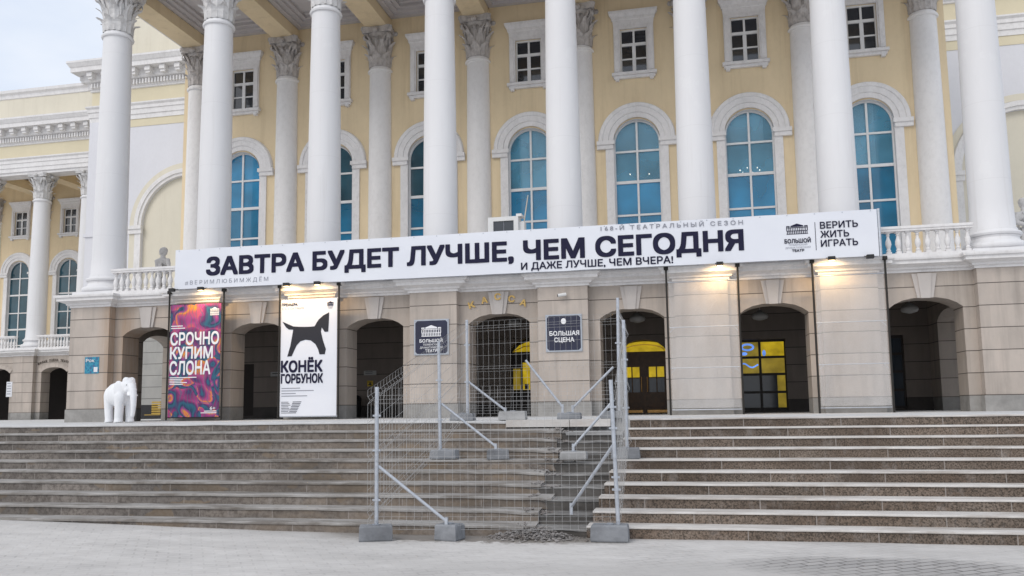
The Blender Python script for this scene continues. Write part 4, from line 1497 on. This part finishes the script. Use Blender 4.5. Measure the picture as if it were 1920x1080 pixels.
m = MB()
for z in (5.03, 5.55, 6.06): m.tube((2.96, BY + .06, z), (20.65, BY + .06, z), .025, None, 6)
for k in range(10):
    x = 3.0 + k * 1.955
    m.tube((x, BY + .06, 5.0), (x, BY + .06, 6.1), .025, None, 6); m.tube((x, BY + .08, 5.6), (x, -.7, 5.06), .02, None, 6)
m.tube((20.71, BY + .03, 5.0), (20.71, BY + .03, 6.1), .03, None, 6)
m.build('support_frame', M['galv'], bn)
yl = BY - .006
letters('ЗАВТРА БУДЕТ ЛУЧШЕ, ЧЕМ СЕГОДНЯ', M['navy'], bn, yl, 3.87, 17.74, 5.345, 5.85, bold=.037, slope=-.0038)
letters('И ДАЖЕ ЛУЧШЕ, ЧЕМ ВЧЕРА!', M['navy'], bn, yl, 12.44, 16.11, 5.085, 5.265, bold=.020, slope=-.004)
letters('168-Й ТЕАТРАЛЬНЫЙ СЕЗОН', M['greyprint'], bn, yl, 14.415, 17.74, 5.945, 6.05, bold=.008, spacing=1.45, slope=-.012)
letters('#ВЕРИМЛЮБИМЖДЁМ', M['greyprint'], bn, yl, 3.25, 5.68, 5.125, 5.235, bold=.0, spacing=1.5)
letters('БОЛЬШОЙ', M['navy'], bn, yl, 18.645, 19.222, 5.40, 5.50, bold=.026)
letters('ТЮМЕНСКИЙ', M['greyprint'], bn, yl, 18.73, 19.14, 5.335, 5.378, bold=.0)
letters('ДРАМАТИЧЕСКИЙ', M['greyprint'], bn, yl, 18.66, 19.21, 5.272, 5.315, bold=.0)
letters('ТЕАТР', M['navy'], bn, yl, 18.80, 19.07, 5.195, 5.255, bold=.026)
for t, x1, zb, zt in (('ВЕРИТЬ', 20.255, 5.70, 5.86), ('ЖИТЬ', 20.055, 5.49, 5.65), ('ИГРАТЬ', 20.235, 5.28, 5.44)):
    letters(t, M['navy'], bn, yl, 19.437, x1, zb, zt, bold=.018)
m = MB(); m.box(19.325, 19.337, yl, yl + .004, 5.21, 5.86); m.build('divider', M['navy'], bn)
def facade_logo(x0, x1, z0, z1, y, mat, parent):
    """little pictogram of a colonnaded facade"""
    m = MB(); w_, h = x1 - x0, z1 - z0
    def bx(a, b, c, d): m.box(x0 + a * w_, x0 + b * w_, y, y + .004, z0 + c * h, z0 + d * h)
    bx(0, 1, 0, .05); bx(0, 1, .30, .35); bx(0, 1, .60, .66); bx(0, .16, .72, .80); bx(.84, 1, .72, .80)
    for k in range(12): bx(.02 + k * .0835, .06 + k * .0835, .05, .30)
    for k in range(8): bx(.18 + k * .083, .21 + k * .083, .35, .60)
    for a in (0, .10, .86, .96): bx(a, a + .04, .35, .72)
    m.prism([(x0 + .2 * w_, z0 + .70 * h), (x0 + .8 * w_, z0 + .70 * h), (x0 + .8 * w_, z0 + .80 * h), (x0 + .5 * w_, z0 + h), (x0 + .2 * w_, z0 + .80 * h)], y, y + .004)
    return m.build('facade_pictogram', mat, parent)
facade_logo(18.70, 19.17, 5.605, 5.855, yl, M['navy'], bn)

for o in list(bn.children):
    if o.name.split('.')[0] in ('lettering', 'divider', 'facade_pictogram'): rippled(o)
m = MB()
for k in range(30):        # eyelets along the top hem
    x = 3.05 + k * .603
    m.tube((x, BY - .004 + ripple(x, 6.06), 6.055), (x, BY - .009 + ripple(x, 6.06), 6.055), .014, .014, 8)
m.build('eyelet_row', M['galv'], bn)

# ------------------------------------------------------------------ POSTERS and FILM FRAMES on the pilasters
PY = -1.0
def cables(parent, x0, x1, zt, zb):
    for x in (x0, x1):
        m = MB()
        m.tube((x, PY - .02, zb), (x, PY - .02, zt), .024, None, 6)
        m.box(x - .05, x + .05, PY - .06, PY + .03, zt - .06, zt + .02)
        m.build('cable', M['cable'], parent)

pa = thing('theatre_poster', 'tall colourful poster with swirling orange and purple print and white lettering', 'poster', (3.48, PY, 1.6))
pa.location = (0, 0, 0)
m = MB(); m.box(2.73, 4.235, PY, PY + .012, 1.605, 4.62); m.build('printed_sheet', M['art'], pa)
for z in (1.58, 4.60):
    m = MB(); m.box(2.71, 4.255, PY + .016, PY + .04, z, z + .04); m.build('frame_bar', M['black'], pa)
cables(pa, 2.70, 4.32, 4.98, 1.52)
yl = PY - .006
for t, x1, zb, zt in (('СРОЧНО', 4.20, 3.50, 3.88), ('КУПИМ', 4.03, 3.13, 3.49), ('СЛОНА', 3.97, 2.705, 3.11)):
    letters(t, M['whiteprint'], pa, yl, 2.755, x1, zb + .02, zt - .01, bold=.026)
letters('6+', M['whiteprint'], pa, yl, 3.98, 4.14, 1.79, 1.88, bold=.02)
m = MB()
for z, l in ((2.645, .80), (2.60, .40), (2.555, .36), (2.51, .52), (2.465, .40), (3.97, .42), (4.03, .35)): m.box(2.76, 2.76 + l, yl, yl + .003, z, z + .022)
for z, l in ((1.745, .36), (1.70, .46)): m.box(4.17 - l, 4.17, yl, yl + .003, z, z + .022)
m.build('small_print', M['whiteprint'], pa)
facade_logo(3.92, 4.18, 4.30, 4.52, yl, M['whiteprint'], pa)

pb = thing('theatre_poster', 'tall white poster with a black toy horse silhouette above dark lettering', 'poster', (6.75, PY, 1.6))
pb.location = (0, 0, 0)
m = MB(); m.box(5.975, 7.545, PY, PY + .012, 1.595, 4.615); m.build('printed_sheet', M['banner'], pb)
for z in (1.57, 4.595):
    m = MB(); m.box(5.96, 7.56, PY + .016, PY + .04, z, z + .04); m.build('frame_bar', M['galv'], pb)
cables(pb, 5.94, 7.60, 5.0, 1.52)
# generic toy horse in outline: tail, back, neck, head, legs
hp = [(6.016, 4.055), (6.326, 3.918), (6.491, 3.903), (6.657, 3.895), (6.822, 3.895), (6.925, 3.903), (6.979, 3.994), (7.037, 4.074), (7.161, 4.177), (7.326, 4.253), (7.318, 4.006), (7.306, 3.751), (7.206, 3.747), (7.161, 3.815), (7.124, 3.865), (7.103, 3.758), (7.161, 3.53), (7.244, 3.301), (7.215, 3.168), (7.07, 3.168), (7.029, 3.301), (6.954, 3.435), (6.822, 3.537), (6.677, 3.56), (6.533, 3.522), (6.43, 3.423), (6.359, 3.282), (6.293, 3.141), (6.169, 3.134), (6.252, 3.415), (6.293, 3.644), (6.326, 3.834), (6.202, 3.842), (6.12, 3.903)]
m = MB()
ii = len(m.v); m.v += [(x, PY - .006, z) for x, z in hp]; m.f.append(tuple(range(ii, ii + len(hp))))
h = m.build('horse_silhouette', M['ink'], pb)
import bmesh
bm = bmesh.new(); bm.from_mesh(h.data); bmesh.ops.triangulate(bm, faces=bm.faces); bm.to_mesh(h.data); bm.free()
letters('КОНЁК', M['navy'], pb, yl, 5.995, 7.16, 2.72, 3.03, bold=.036)
letters('ГОРБУНОК', M['navy'], pb, yl, 6.0, 7.175, 2.435, 2.685, bold=.036)
letters('ПРЕМЬЕРА', M['navy'], pb, yl, 6.0, 6.44, 4.46, 4.535, bold=.018)
letters('3, 4, 5 ОКТЯБРЯ', M['greyprint'], pb, yl, 6.0, 6.62, 4.36, 4.42, bold=.0)
m = MB()
for z, l in ((2.30, .52), (2.235, .90), (2.165, .40), (2.10, .72)): m.box(6.02, 6.02 + l, yl, yl + .003, z, z + .022)
m.build('small_print', M['greyprint'], pb)
m = MB()
for k, z in enumerate((1.95, 1.91, 1.87, 1.83, 1.79, 1.75, 1.71, 1.67)):
    m.box(6.02, 6.22 + .03 * (k % 3), yl, yl + .003, z, z + .012); m.box(6.26 - .015 * k + .08, 6.58 - .02 * k, yl, yl + .003, z, z + .016)
m.build('credits_print', M['navy'], pb)
facade_logo(7.27, 7.44, 4.42, 4.54, yl, M['navy'], pb)
m = MB(); m.box(7.28, 7.43, yl, yl + .003, 4.385, 4.40); m.box(7.30, 7.41, yl, yl + .003, 4.355, 4.368); m.build('logo_text', M['greyprint'], pb)

def film_frame(x0, x1, label):
    t = thing('film_frame', label, 'poster frame', (0, 0, 0), 'empty film frames on the right pilasters')
    m = MB(); m.box(x0 + .04, x1 - .04, PY, PY + .006, 1.66, 4.62); m.build('film_sheet', M['film'], t)
    m = MB()
    for z, sag in ((1.62, 0), (2.60, .02), (3.56, .02), (4.64, 0)):
        m.tube((x0 + .03, PY + .012, z), (x1 - .03, PY + .012, z), .012, None, 5)
        m.build('frame_bar', M['galv'], t); m = MB()
    for z in (2.60, 3.56):
        for s, xx in ((1, x0 + .04), (-1, x1 - .04)):
            m.tube((xx, PY + .012, z - .12), (xx + s * .12, PY + .012, z), .007, None, 5)
    m.build('tension_line', M['galv'], t)
    cables(t, x0, x1, 5.0, 1.5)
    return t
film_frame(15.93, 17.58, 'clear film frame without a poster on the pilaster right of the brown door')
film_frame(19.24, 20.81, 'clear film frame without a poster between the window arch with blue reflections and the last arch')

# ------------------------------------------------------------------ FLOODLIGHTS under the banner
def floodlight(x, lit, label, energy=34):
    t = thing('floodlight', label, 'floodlight', (x, -1.30, 4.99), 'black floodlights under the banner')
    m = MB(); m.cbox(0, 0, -.05, .15, .10, .085); m.build('housing', M['black'], t)
    m = MB(); m.tube((-.09, .02, 0), (-.09, .24, .05), .012); m.tube((.09, .02, 0), (.09, .24, .05), .012); m.tube((-.09, .24, .05), (.09, .24, .05), .012); m.build('bracket', M['black'], t)
    m = MB(); m.box(-.06, .06, -.035, .04, -.058, -.051); m.build('lens', M['warmface'] if lit else M['darkglass'], t)
    if lit:
        l = D.lights.new('floodlight_lamp', 'SPOT'); l.energy = energy; l.color = (1.0, .66, .30); l.spot_size = rad(160); l.spot_blend = .8; l.shadow_soft_size = .05
        lo = D.objects.new('lamp', l); COL.objects.link(lo); lo.parent = t; lo.location = (0, 0, -.075)
        lo.rotation_euler = (rad(38), 0, 0)
    return t
floodlight(2.95, False, 'unlit black floodlight under the left end of the banner')
floodlight(3.80, True, 'lit black floodlight above the colourful swirling poster')
floodlight(6.26, True, 'lit black floodlight above the left half of the white horse poster')
floodlight(7.12, True, 'lit black floodlight above the right half of the white horse poster', 22)
floodlight(17.17, True, 'lit black floodlight above the film frame beside the brown door')
floodlight(19.63, True, 'lit black floodlight above the last film frame, under the banner logo')
floodlight(20.45, False, 'unlit black floodlight under the right end of the banner')

# ------------------------------------------------------------------ PLAQUES, NOTICES, CAMERA
def plaque(x0, x1, z0, z1, label):
    t = thing('wall_plaque', label, 'plaque', (0, 0, 0), 'navy plaques beside the box office arch')
    y = YP - .035
    m = MB(); m.box(x0, x1, y, YP - .001, z0, z1); m.build('rim', M['platerim'], t)
    c = .05; a, b, e, f = x0 + .035, x1 - .035, z0 + .035, z1 - .035
    m = MB(); m.prism([(a + c, e), (b - c, e), (b, e + c), (b, f - c), (b - c, f), (a + c, f), (a, f - c), (a, e + c)], y - .006, y - .0005); m.build('panel', M['plaque'], t)
    m = MB()
    for x in (x0 + .03, x1 - .03):
        for z in (z0 + .03, z1 - .03): m.ell((x, y - .002, z), (.015, .008, .015), 8, 6)
    m.build('screw', M['platerim'], t)
    return t, y - .010
t, y = plaque(9.54, 10.46, 3.09, 4.0, 'square navy plaque with a white colonnade emblem left of the box office arch')
facade_logo(9.74, 10.26, 3.56, 3.85, y, M['whiteprint'], t)
letters('БОЛЬШОЙ', M['whiteprint'], t, y, 9.69, 10.30, 3.41, 3.495, bold=.026)
letters('ТЮМЕНСКИЙ', M['whiteprint'], t, y, 9.78, 10.22, 3.33, 3.38, bold=.01)
letters('ДРАМАТИЧЕСКИЙ', M['whiteprint'], t, y, 9.70, 10.30, 3.255, 3.305, bold=.01)
letters('ТЕАТР', M['whiteprint'], t, y, 9.84, 10.16, 3.16, 3.235, bold=.026)
t, y = plaque(12.95, 13.85, 3.08, 4.0, 'square navy plaque with a small round emblem right of the box office arch')
m = MB(); m.prism([(13.40 + .065 * math.cos(2 * PI * k / 14), 3.83 + .075 * math.sin(2 * PI * k / 14)) for k in range(14)], y, y + .004); m.build('emblem', M['whiteprint'], t)
letters('БОЛЬШАЯ', M['whiteprint'], t, y, 13.045, 13.785, 3.475, 3.59, bold=.026)
letters('СЦЕНА', M['whiteprint'], t, y, 13.16, 13.66, 3.315, 3.43, bold=.026)

t = thing('security_camera', 'small white security camera high on the pilaster above the right plaque', 'camera', (13.39, YP, 4.48))
m = MB(); m.tube((0.06, 0, .02), (.06, -.09, 0), .02); m.build('bracket', M['plastic'], t)
m = MB(); m.tube((.10, -.10, .01), (-.10, -.14, -.02), .042, .042, 12); m.build('housing', M['plastic'], t)
m = MB(); m.tube((-.10, -.14, -.02), (-.115, -.143, -.022), .034, .03, 12); m.build('lens', M['black'], t)

def notice(name, x0, x1, y, z0, z1, mat, label, cat, bars=0, barmat='greyprint'):
    t = thing(name, label, cat, (0, 0, 0))
    m = MB(); m.box(x0, x1, y - .012, y - .002, z0, z1); m.build('sheet', M[mat], t)
    if bars:
        m = MB(); n = bars
        for k in range(n):
            z = z1 - (k + .8) * (z1 - z0) / (n + .8)
            m.box(x0 + .12 * (x1 - x0), x1 - (.12 + .2 * random.random()) * (x1 - x0), y - .016, y - .0125, z, z + .3 * (z1 - z0) / (n + 1))
        m.build('small_print', M[barmat], t)
    return t
t = notice('leaflet', -.09, .355, YP, 2.84, 3.30, 'blueart', 'small blue leaflet taped to the left corner pier', 'leaflet')
letters('Рок', M['whiteprint'], t, YP - .018, -.05, .22, 3.16, 3.25, 'lettering', .02)
m = MB(); m.box(.20, .32, YP - .017, YP - .013, 2.88, 3.02); m.build('white_label', M['paper'], t)
notice('paper_notice', -17.42, -17.08, WY - .22, 2.66, 3.42, 'paper', 'white paper notice on the pier of the set back wing', 'notice', 5)
notice('wall_plate', 6.16, 6.58, YW, 2.84, 2.98, 'plate', 'pale oblong plate on the dark wall inside the third arch', 'plate', 2, 'black')
notice('wall_plate', 2.90, 3.42, YW, 2.87, 3.02, 'plate', 'pale oblong plate on the dark wall inside the arch between the two posters', 'plate', 1, 'black')
t = notice('warning_sign', 6.27, 6.47, YW, 2.48, 2.66, 'yellowsign', 'small square yellow sign on the dark wall inside the third arch', 'sign')
m = MB(); m.tri((6.31, YW - .016, 2.52), (6.43, YW - .016, 2.52), (6.37, YW - .016, 2.63)); m.build('triangle', M['black'], t)

# ------------------------------------------------------------------ EQUIPMENT BOX behind the banner
t = thing('equipment_box', 'white metal equipment box with a dark grille above the banner', 'equipment box', (11.85, -.25, 4.96))
m = MB()
for x0, x1, z0, z1 in ((-.44, -.30, .85, 1.69), (.24, .36, .85, 1.69), (-.30, .24, 1.58, 1.69), (-.30, .24, .85, 1.05)): m.box(x0, x1, -.06, .0, z0, z1)
m.box(-.44, .36, .0, .34, .85, 1.69); m.box(.36, .50, .04, .30, 1.05, 1.55); m.box(.30, .44, -.02, .3, 1.691, 1.76)
m.build('housing', M['plastic'], t)
m = MB(); m.box(-.30, .24, -.02, -.004, 1.05, 1.58)
m.build('grille', M['darkglass'], t)
m = MB()
m.box(-.29, .23, -.030, -.021, 1.30, 1.312); m.box(-.03, -.02, -.036, -.031, 1.05, 1.57)
m.build('grille_bar', M['greyprint'], t)
m = MB()
for x in (-.4, .3):
    for y in (.02, .3): m.tube((x, y, 0), (x, y, .85), .025)
m.build('leg', M['plastic'], t)
t = thing('leaning_pole', 'thin pale pole leaning beside the equipment box in front of a blue window', 'pole', (12.22, -.2, 5.03))
m = MB(); m.path([(0, 0, 0), (.06, .02, 1.1), (.22, .1, 2.2)], [.02, .018, .012], 8); m.build('shaft', M['rope'], t)

# ------------------------------------------------------------------ STATUES and ELEPHANT (single continuous surfaces)
def sculpt(mb, name, mat, voxel, smooth=4, factor=.5):
    tmp = mb.build('tmp', mat)
    r = tmp.modifiers.new('r', 'REMESH'); r.mode = 'VOXEL'; r.voxel_size = voxel; r.use_smooth_shade = True
    s = tmp.modifiers.new('s', 'SMOOTH'); s.iterations = smooth; s.factor = factor
    dg = bpy.context.evaluated_depsgraph_get()
    me = D.meshes.new_from_object(tmp.evaluated_get(dg))
    D.objects.remove(tmp)
    me.name = name
    me.polygons.foreach_set('use_smooth', [True] * len(me.polygons))
    o = D.objects.new(name, me); COL.objects.link(o)
    return o

def elephant():
    m = MB()
    m.ell((-.02, 0, .70), (.44, .275, .315), 24, 16)
    m.ell((-.25, 0, .70), (.25, .235, .29), 20, 14)
    m.ell((.16, 0, .72), (.26, .24, .29), 20, 14)
    for x, y, lx in ((.25, .145, .27), (.25, -.145, .23), (-.29, .15, -.31), (-.29, -.15, -.25)):
        m.path([(x, y, .66), (x * .98 + lx * .02, y, .34), (lx, y, .10), (lx + .01, y, .0)], [.135, .108, .10, .115], 14)
        m.ell((lx + .01, y, .035), (.112, .105, .035), 12, 6)
    for y_ in (-1, 1):
        m.ell((-.27, y_ * .13, .66), (.20, .15, .24), 16, 12); m.ell((.25, y_ * .13, .64), (.17, .14, .22), 16, 12)
    m.path([(.28, 0, .82), (.42, 0, .90)], [.20, .17], 14)
    m.ell((.44, 0, .89), (.19, .185, .22), 18, 14)
    for s in (-1, 1):
        m.ell((.44, s * .075, 1.03), (.11, .085, .09), 12, 10)
        m.ell((.53, s * .12, .80), (.07, .05, .07), 10, 8)
    m.path([(.56, 0, .90), (.64, 0, .80), (.70, 0, .62), (.715, 0, .42), (.70, 0, .26), (.68, 0, .16), (.66, 0, .135)], [.115, .10, .085, .07, .058, .052, .04], 14)
    m.ell((.50, 0, .70), (.09, .06, .06), 10, 8)
    for s in (-1, 1):   # ears: thin bent plates
        R = Matrix.Rotation(s * -.55, 3, 'Z')
        m.ell((.30, s * .205, .84), (.145, .034, .195), 16, 12, R)
        m.path([(.58, s * .095, .72), (.66, s * .12, .66), (.71, s * .12, .67)], [.03, .024, .01], 8)
    m.path([(-.46, 0, .82), (-.52, 0, .66), (-.53, 0, .45), (-.52, 0, .38)], [.035, .022, .018, .03], 8)
    o = sculpt(m, 'elephant_sculpture', M['elephant'], .016, 3)
    e = MB()
    for s in (-1, 1):
        e.ell((.565, s * .128, .92), (.022, .012, .020), 8, 6)
    e.build('eye', M['plate'], o, True)
    return tag(o, 'white elephant sculpture standing on the terrace in front of the left corner pier', 'sculpture')
e = elephant()
e.location = (2.40, -2.5, 1.5); e.rotation_euler = (0, 0, rad(-26)); e.scale = (.94, .94, 1.0)

def draped_statue(seed):
    random.seed(seed)
    m = MB()
    m.lathe([(.28, 0), (.27, .35), (.23, .75), (.20, 1.0), (.23, 1.22), (.24, 1.34), (.10, 1.42)], n=26)
    for k in range(13):   # folds
        a = 2 * PI * k / 13 + random.uniform(-.15, .15)
        m.path([(.26 * math.cos(a), .25 * math.sin(a), .02), (.235 * math.cos(a + .1), .225 * math.sin(a + .1), .55), (.19 * math.cos(a + .25), .17 * math.sin(a + .25), 1.05)], [.045, .035, .022], 7)
    m.ell((0, 0, 1.26), (.26, .17, .16), 18, 12)
    m.path([(-.22, 0, 1.36), (-.31, .0, 1.12), (-.22, -.20, 1.02), (-.08, -.24, 1.10)], [.075, .065, .05, .04], 10)
    m.path([(.22, 0, 1.36), (.32, -.02, 1.12), (.30, -.10, .88)], [.075, .065, .045], 10)
    for k in range(5):
        m.path([(-.22 + k * .07, -.13, 1.36 - .02 * k), (-.05 + k * .06, -.20, 1.16), (.10 + k * .05, -.17, .95)], [.022, .026, .02], 6)
    m.path([(0, 0, 1.38), (-.01, -.01, 1.52)], [.080, .070], 12)
    m.ell((-.015, -.02, 1.62), (.085, .105, .125), 18, 14)
    m.ell((-.02, -.115, 1.61), (.018, .025, .035), 8, 6)
    m.ell((-.018, -.10, 1.545), (.045, .03, .03), 8, 6)
    m.ell((-.018, -.105, 1.655), (.06, .02, .014), 8, 6)
    m.ell((0, .02, 1.66), (.105, .115, .105), 16, 12)
    for k in range(11):
        a = PI * k / 10
        m.ell((.088 * math.cos(a), .02 - .10 * math.sin(a), 1.705), (.026, .024, .024), 7, 5)
    m.ell((0, .045, 1.60), (.088, .075, .10), 12, 10)
    return m
o = sculpt(draped_statue(2), 'draped_statue', M['statue'], .014, 2)
tag(o, 'weathered grey draped statue behind the left balustrade beside the banner', 'statue')
o.location = (.72, 1.5, Z_BAL); o.rotation_euler = (0, 0, rad(-22))
o = sculpt(draped_statue(5), 'draped_statue', M['statuewhite'], .014, 2)
tag(o, 'pale draped statue at the right edge behind the last column', 'statue')
o.location = (24.66, 1.5, Z_BAL - .05); o.rotation_euler = (0, 0, rad(30))
m = MB(); m.cbox(24.66, 1.5, 1.5, .8, .8, 3.48)
m.build('statue_pedestal', M['trim'], B)

# ------------------------------------------------------------------ FENCE
def wire_panel(p0, p1, zb0, zt0, zb1, zt1, parent, pitch=.10, folds=(0.06, 0.48, 0.92), lean=0.0):
    """welded mesh panel with pressed V folds between two plan points; heights given at both ends"""
    m = MB()
    p0 = Vector(p0); p1 = Vector(p1)
    L_ = (p1 - p0).length; d = (p1 - p0) / L_; nv = Vector((d.y, -d.x))
    hts = []
    for f in folds: hts += [(f - .028, 0), (f, .035), (f + .028, 0)]
    prof = sorted([(0, 0), (1, 0)] + hts)
    def pt(s, t, o):
        q = p0 + d * s + nv * (o + lean * t)
        zb = zb0 + (zb1 - zb0) * s / L_; zt = zt0 + (zt1 - zt0) * s / L_
        return (q.x, q.y, zb + (zt - zb) * t)
    r = .0019
    n = int(L_ / pitch)
    for k in range(n + 1):
        s = L_ * k / n
        for (t0, o0), (t1, o1) in zip(prof[:-1], prof[1:]):
            if t1 - t0 < 1e-4: continue
            m.tube(pt(s, t0, o0), pt(s, t1, o1), r, None, 4, False)
    H = zt0 - zb0
    ts = [t for t, o in prof]
    nn = max(4, int(H / .2))
    grid = [(k / nn, 0) for k in range(nn + 1)]
    ok = [g for g in grid if all(abs(g[0] - f) > .06 for f in folds)]
    for t, o in ok + prof:
        m.tube(pt(0, t, o), pt(L_, t, o), r * 1.1, None, 4, False)
    return m.build('wire_mesh', M['wire'], parent)

FG = 'temporary fence panels around the broken steps'
def panel(label, p0, p1, zb0, zt0, zb1, zt1, **kw):
    t = thing('wire_fence', label, 'wire fence', (0, 0, 0), FG)
    wire_panel(p0, p1, zb0, zt0, zb1, zt1, t, **kw)
    return t
F1 = (12.27, -10.40); F3 = (12.36, -7.78); F4 = (12.37, -6.08)
F2 = (15.44, -10.10); Bp = (15.40, -7.78); Ap = (15.15, -6.08)
panel('front wire mesh fence panel at the foot of the steps', F1, F2, .14, 2.0, .14, 2.02)
panel('wire mesh fence panel climbing the lower left steps', (12.20, -10.55), F3, .22, 1.98, 1.05, 2.84)
panel('wire mesh fence panel from the left middle post up to the terrace', F3, F4, 1.05, 2.86, 1.62, 3.34)
panel('wire mesh fence panel climbing the lower right steps', F2, Bp, .16, 2.0, 1.05, 2.95)
panel('wire mesh fence panel from the right middle post up to the terrace', (15.44, -7.80), (15.17, -6.06), 1.05, 3.0, 1.62, 3.5)
panel('back wire mesh fence panel on the terrace before the box office arch', F4, Ap, 1.62, 3.32, 1.62, 3.38)

def post(label, p, z0, z1, rings, braces=(), tilt=(0, 0)):
    t = thing('fence_post', label, 'fence post', (0, 0, 0), 'galvanised fence posts around the broken steps')
    m = MB()
    x, y = p
    top = (x + tilt[0], y + tilt[1], z1)
    m.tube((x, y, z0), top, .027, .027, 12)
    m.build('tube', M['galv'], t)
    for f in rings:
        m = MB()
        q = (x + tilt[0] * f, y + tilt[1] * f, z0 + (z1 - z0) * f)
        m.tube((q[0], q[1], q[2] - .015), (q[0], q[1], q[2] + .015), .036, .036, 10)
        m.box(q[0] - .055, q[0] - .03, q[1] - .012, q[1] + .012, q[2] - .012, q[2] + .012)
        m.box(q[0] + .03, q[0] + .055, q[1] - .012, q[1] + .012, q[2] - .012, q[2] + .012)
        m.build('clamp', M['galv'], t)
    for a, b in braces:
        m = MB(); m.tube(a, b, .021, .021, 10); m.box(b[0] - .02, b[0] + .02, b[1] - .02, b[1] + .02, b[2] - .10, b[2] + .05)
        m.build('brace', M['galv'], t)
    return t
post('fence post at the front left foot of the steps with a slanting brace', F1, .10, 2.02, (.22, .56, .80), [((12.28, -10.38, .97), (13.22, -10.35, .25))])
post('fence post at the front right foot of the steps with a slanting brace', F2, .10, 2.06, (.28, .36, .68, .82), [((15.40, -10.05, 1.22), (14.78, -9.72, .38))], (-.05, 0))
post('fence post halfway up the left side of the steps', F3, .98, 2.84, (.30, .65), [((12.38, -7.76, 1.80), (13.30, -7.80, 1.10))], (-.02, 0))
post('fence post halfway up the right side of the steps', Bp, .98, 3.08, (.34, .7), [((15.22, -7.80, 1.82), (14.56, -7.82, 1.09))])
post('fence post on the terrace left of the box office arch', F4, 1.56, 3.36, (.36, .74), [((12.40, -6.06, 2.20), (13.08, -6.06, 1.68))])
post('tallest fence post on the terrace before the brown door', Ap, 1.52, 3.66, (.3, .62), [((15.07, -6.08, 2.42), (14.32, -6.06, 1.70)), ((13.48, -6.10, 2.58), (14.14, -6.08, 1.72))], (.03, 0))

def block(x, y, z, label, w_=.46, d_=.25, h=.20, mat='concrete', rz=0):
    m = MB()
    b = .02
    # bevelled, slightly tapered block with a socket on top
    z0, z1, z2, z3 = 0, b, h - b, h
    rows = [(w_ / 2 - b * .4, d_ / 2 - b * .4, z0), (w_ / 2, d_ / 2, z1), (w_ / 2 - .008, d_ / 2 - .008, z2), (w_ / 2 - b, d_ / 2 - b, z3)]
    i = len(m.v)
    for a, c, zz in rows:
        for sx, sy in ((-1, -1), (1, -1), (1, 1), (-1, 1)):
            m.v.append((sx * a + random.uniform(-.004, .004), sy * c + random.uniform(-.004, .004), zz))
    for j in range(3):
        for k in range(4): m.f.append((i + j * 4 + k, i + j * 4 + (k + 1) % 4, i + (j + 1) * 4 + (k + 1) % 4, i + (j + 1) * 4 + k))
    m.f.append((i + 3, i + 2, i + 1, i)); m.f.append((i + 12, i + 13, i + 14, i + 15))
    o = m.build('concrete_block', M[mat], None, False, (x, y, z))
    m = MB(); m.lathe([(.05, h - .002), (.055, h + .012), (.036, h + .014), (.034, h - .01)], n=12)
    m.build('socket', M['galv'], o)
    o.rotation_euler = (0, 0, rz)
    return tag(o, label, 'concrete block', 'concrete fence blocks around the broken steps')
random.seed(21)
block(12.27, -10.42, 0.0, 'dark concrete block under the front left fence post', .44, .26, .20, rz=.35)
block(13.24, -10.27, 0.0, 'dark concrete block at the foot of the front left brace', .32, .26, .21, rz=-.25)
block(15.33, -10.10, 0.0, 'large grey concrete block under the front right fence post', .48, .26, .21)
block(12.44, -7.80, .905, 'grey concrete block under the left middle fence post on a step', .44, .25, .15)
block(13.34, -7.82, .905, 'grey concrete block at the foot of the left middle brace', .36, .25, .15, rz=.2)
block(14.57, -7.84, .90, 'pale snowy concrete block at the foot of the right middle brace', .42, .25, .12, 'concretelight')
block(15.38, -7.80, .905, 'bluish concrete block under the right middle fence post', .44, .25, .17)
block(12.28, -6.08, 1.5, 'dark concrete block under the terrace post left of the box office arch', .44, .25, .13)
block(13.22, -6.06, 1.5, 'pale concrete block on the terrace before the box office arch', .50, .25, .16, 'concretelight')
block(14.26, -6.06, 1.5, 'grey concrete block on the terrace where two braces meet', .42, .25, .12)
block(15.02, -6.02, 1.5, 'dark concrete block under the tallest fence post before the brown door', .40, .25, .14)

# ------------------------------------------------------------------ SMALL THINGS in the loggia
t = thing('litter_bin', 'dark litter bin inside the third arch', 'bin', (6.05, 3.9, 1.5))
m = MB(); m.lathe([(.13, 0), (.15, .05), (.17, .5), (.18, .55), (.15, .56), (.13, .1)], n=16); m.build('body', M['black'], t, True)
m = MB(); m.lathe([(.19, .56), (.14, .66), (.05, .70)], n=16); m.build('lid', M['black'], t, True)
t = thing('slatted_bench', 'dark crate stand with yellow slats beyond the first arch', 'bench', (-5.05, 9.5, 1.45))
m = MB(); m.box(-.45, .05, -.2, .2, .25, .62); m.box(-.5, .5, -.25, .25, .0, .2); m.build('frame', M['black'], t)
m = MB()
for k in range(6): m.box(.06, .46, -.22, -.18, .24 + k * .09, .30 + k * .09)
m.box(-.25, .46, -.24, -.20, .19, .23)
m.build('slat', M['bench'], t)
chandelier(18.42, 8.80, 6, 'lit chandelier with small bulbs behind the sixth tall window')
chandelier(15.08, 8.92, 2, 'two faint chandelier bulbs behind the fifth tall window')
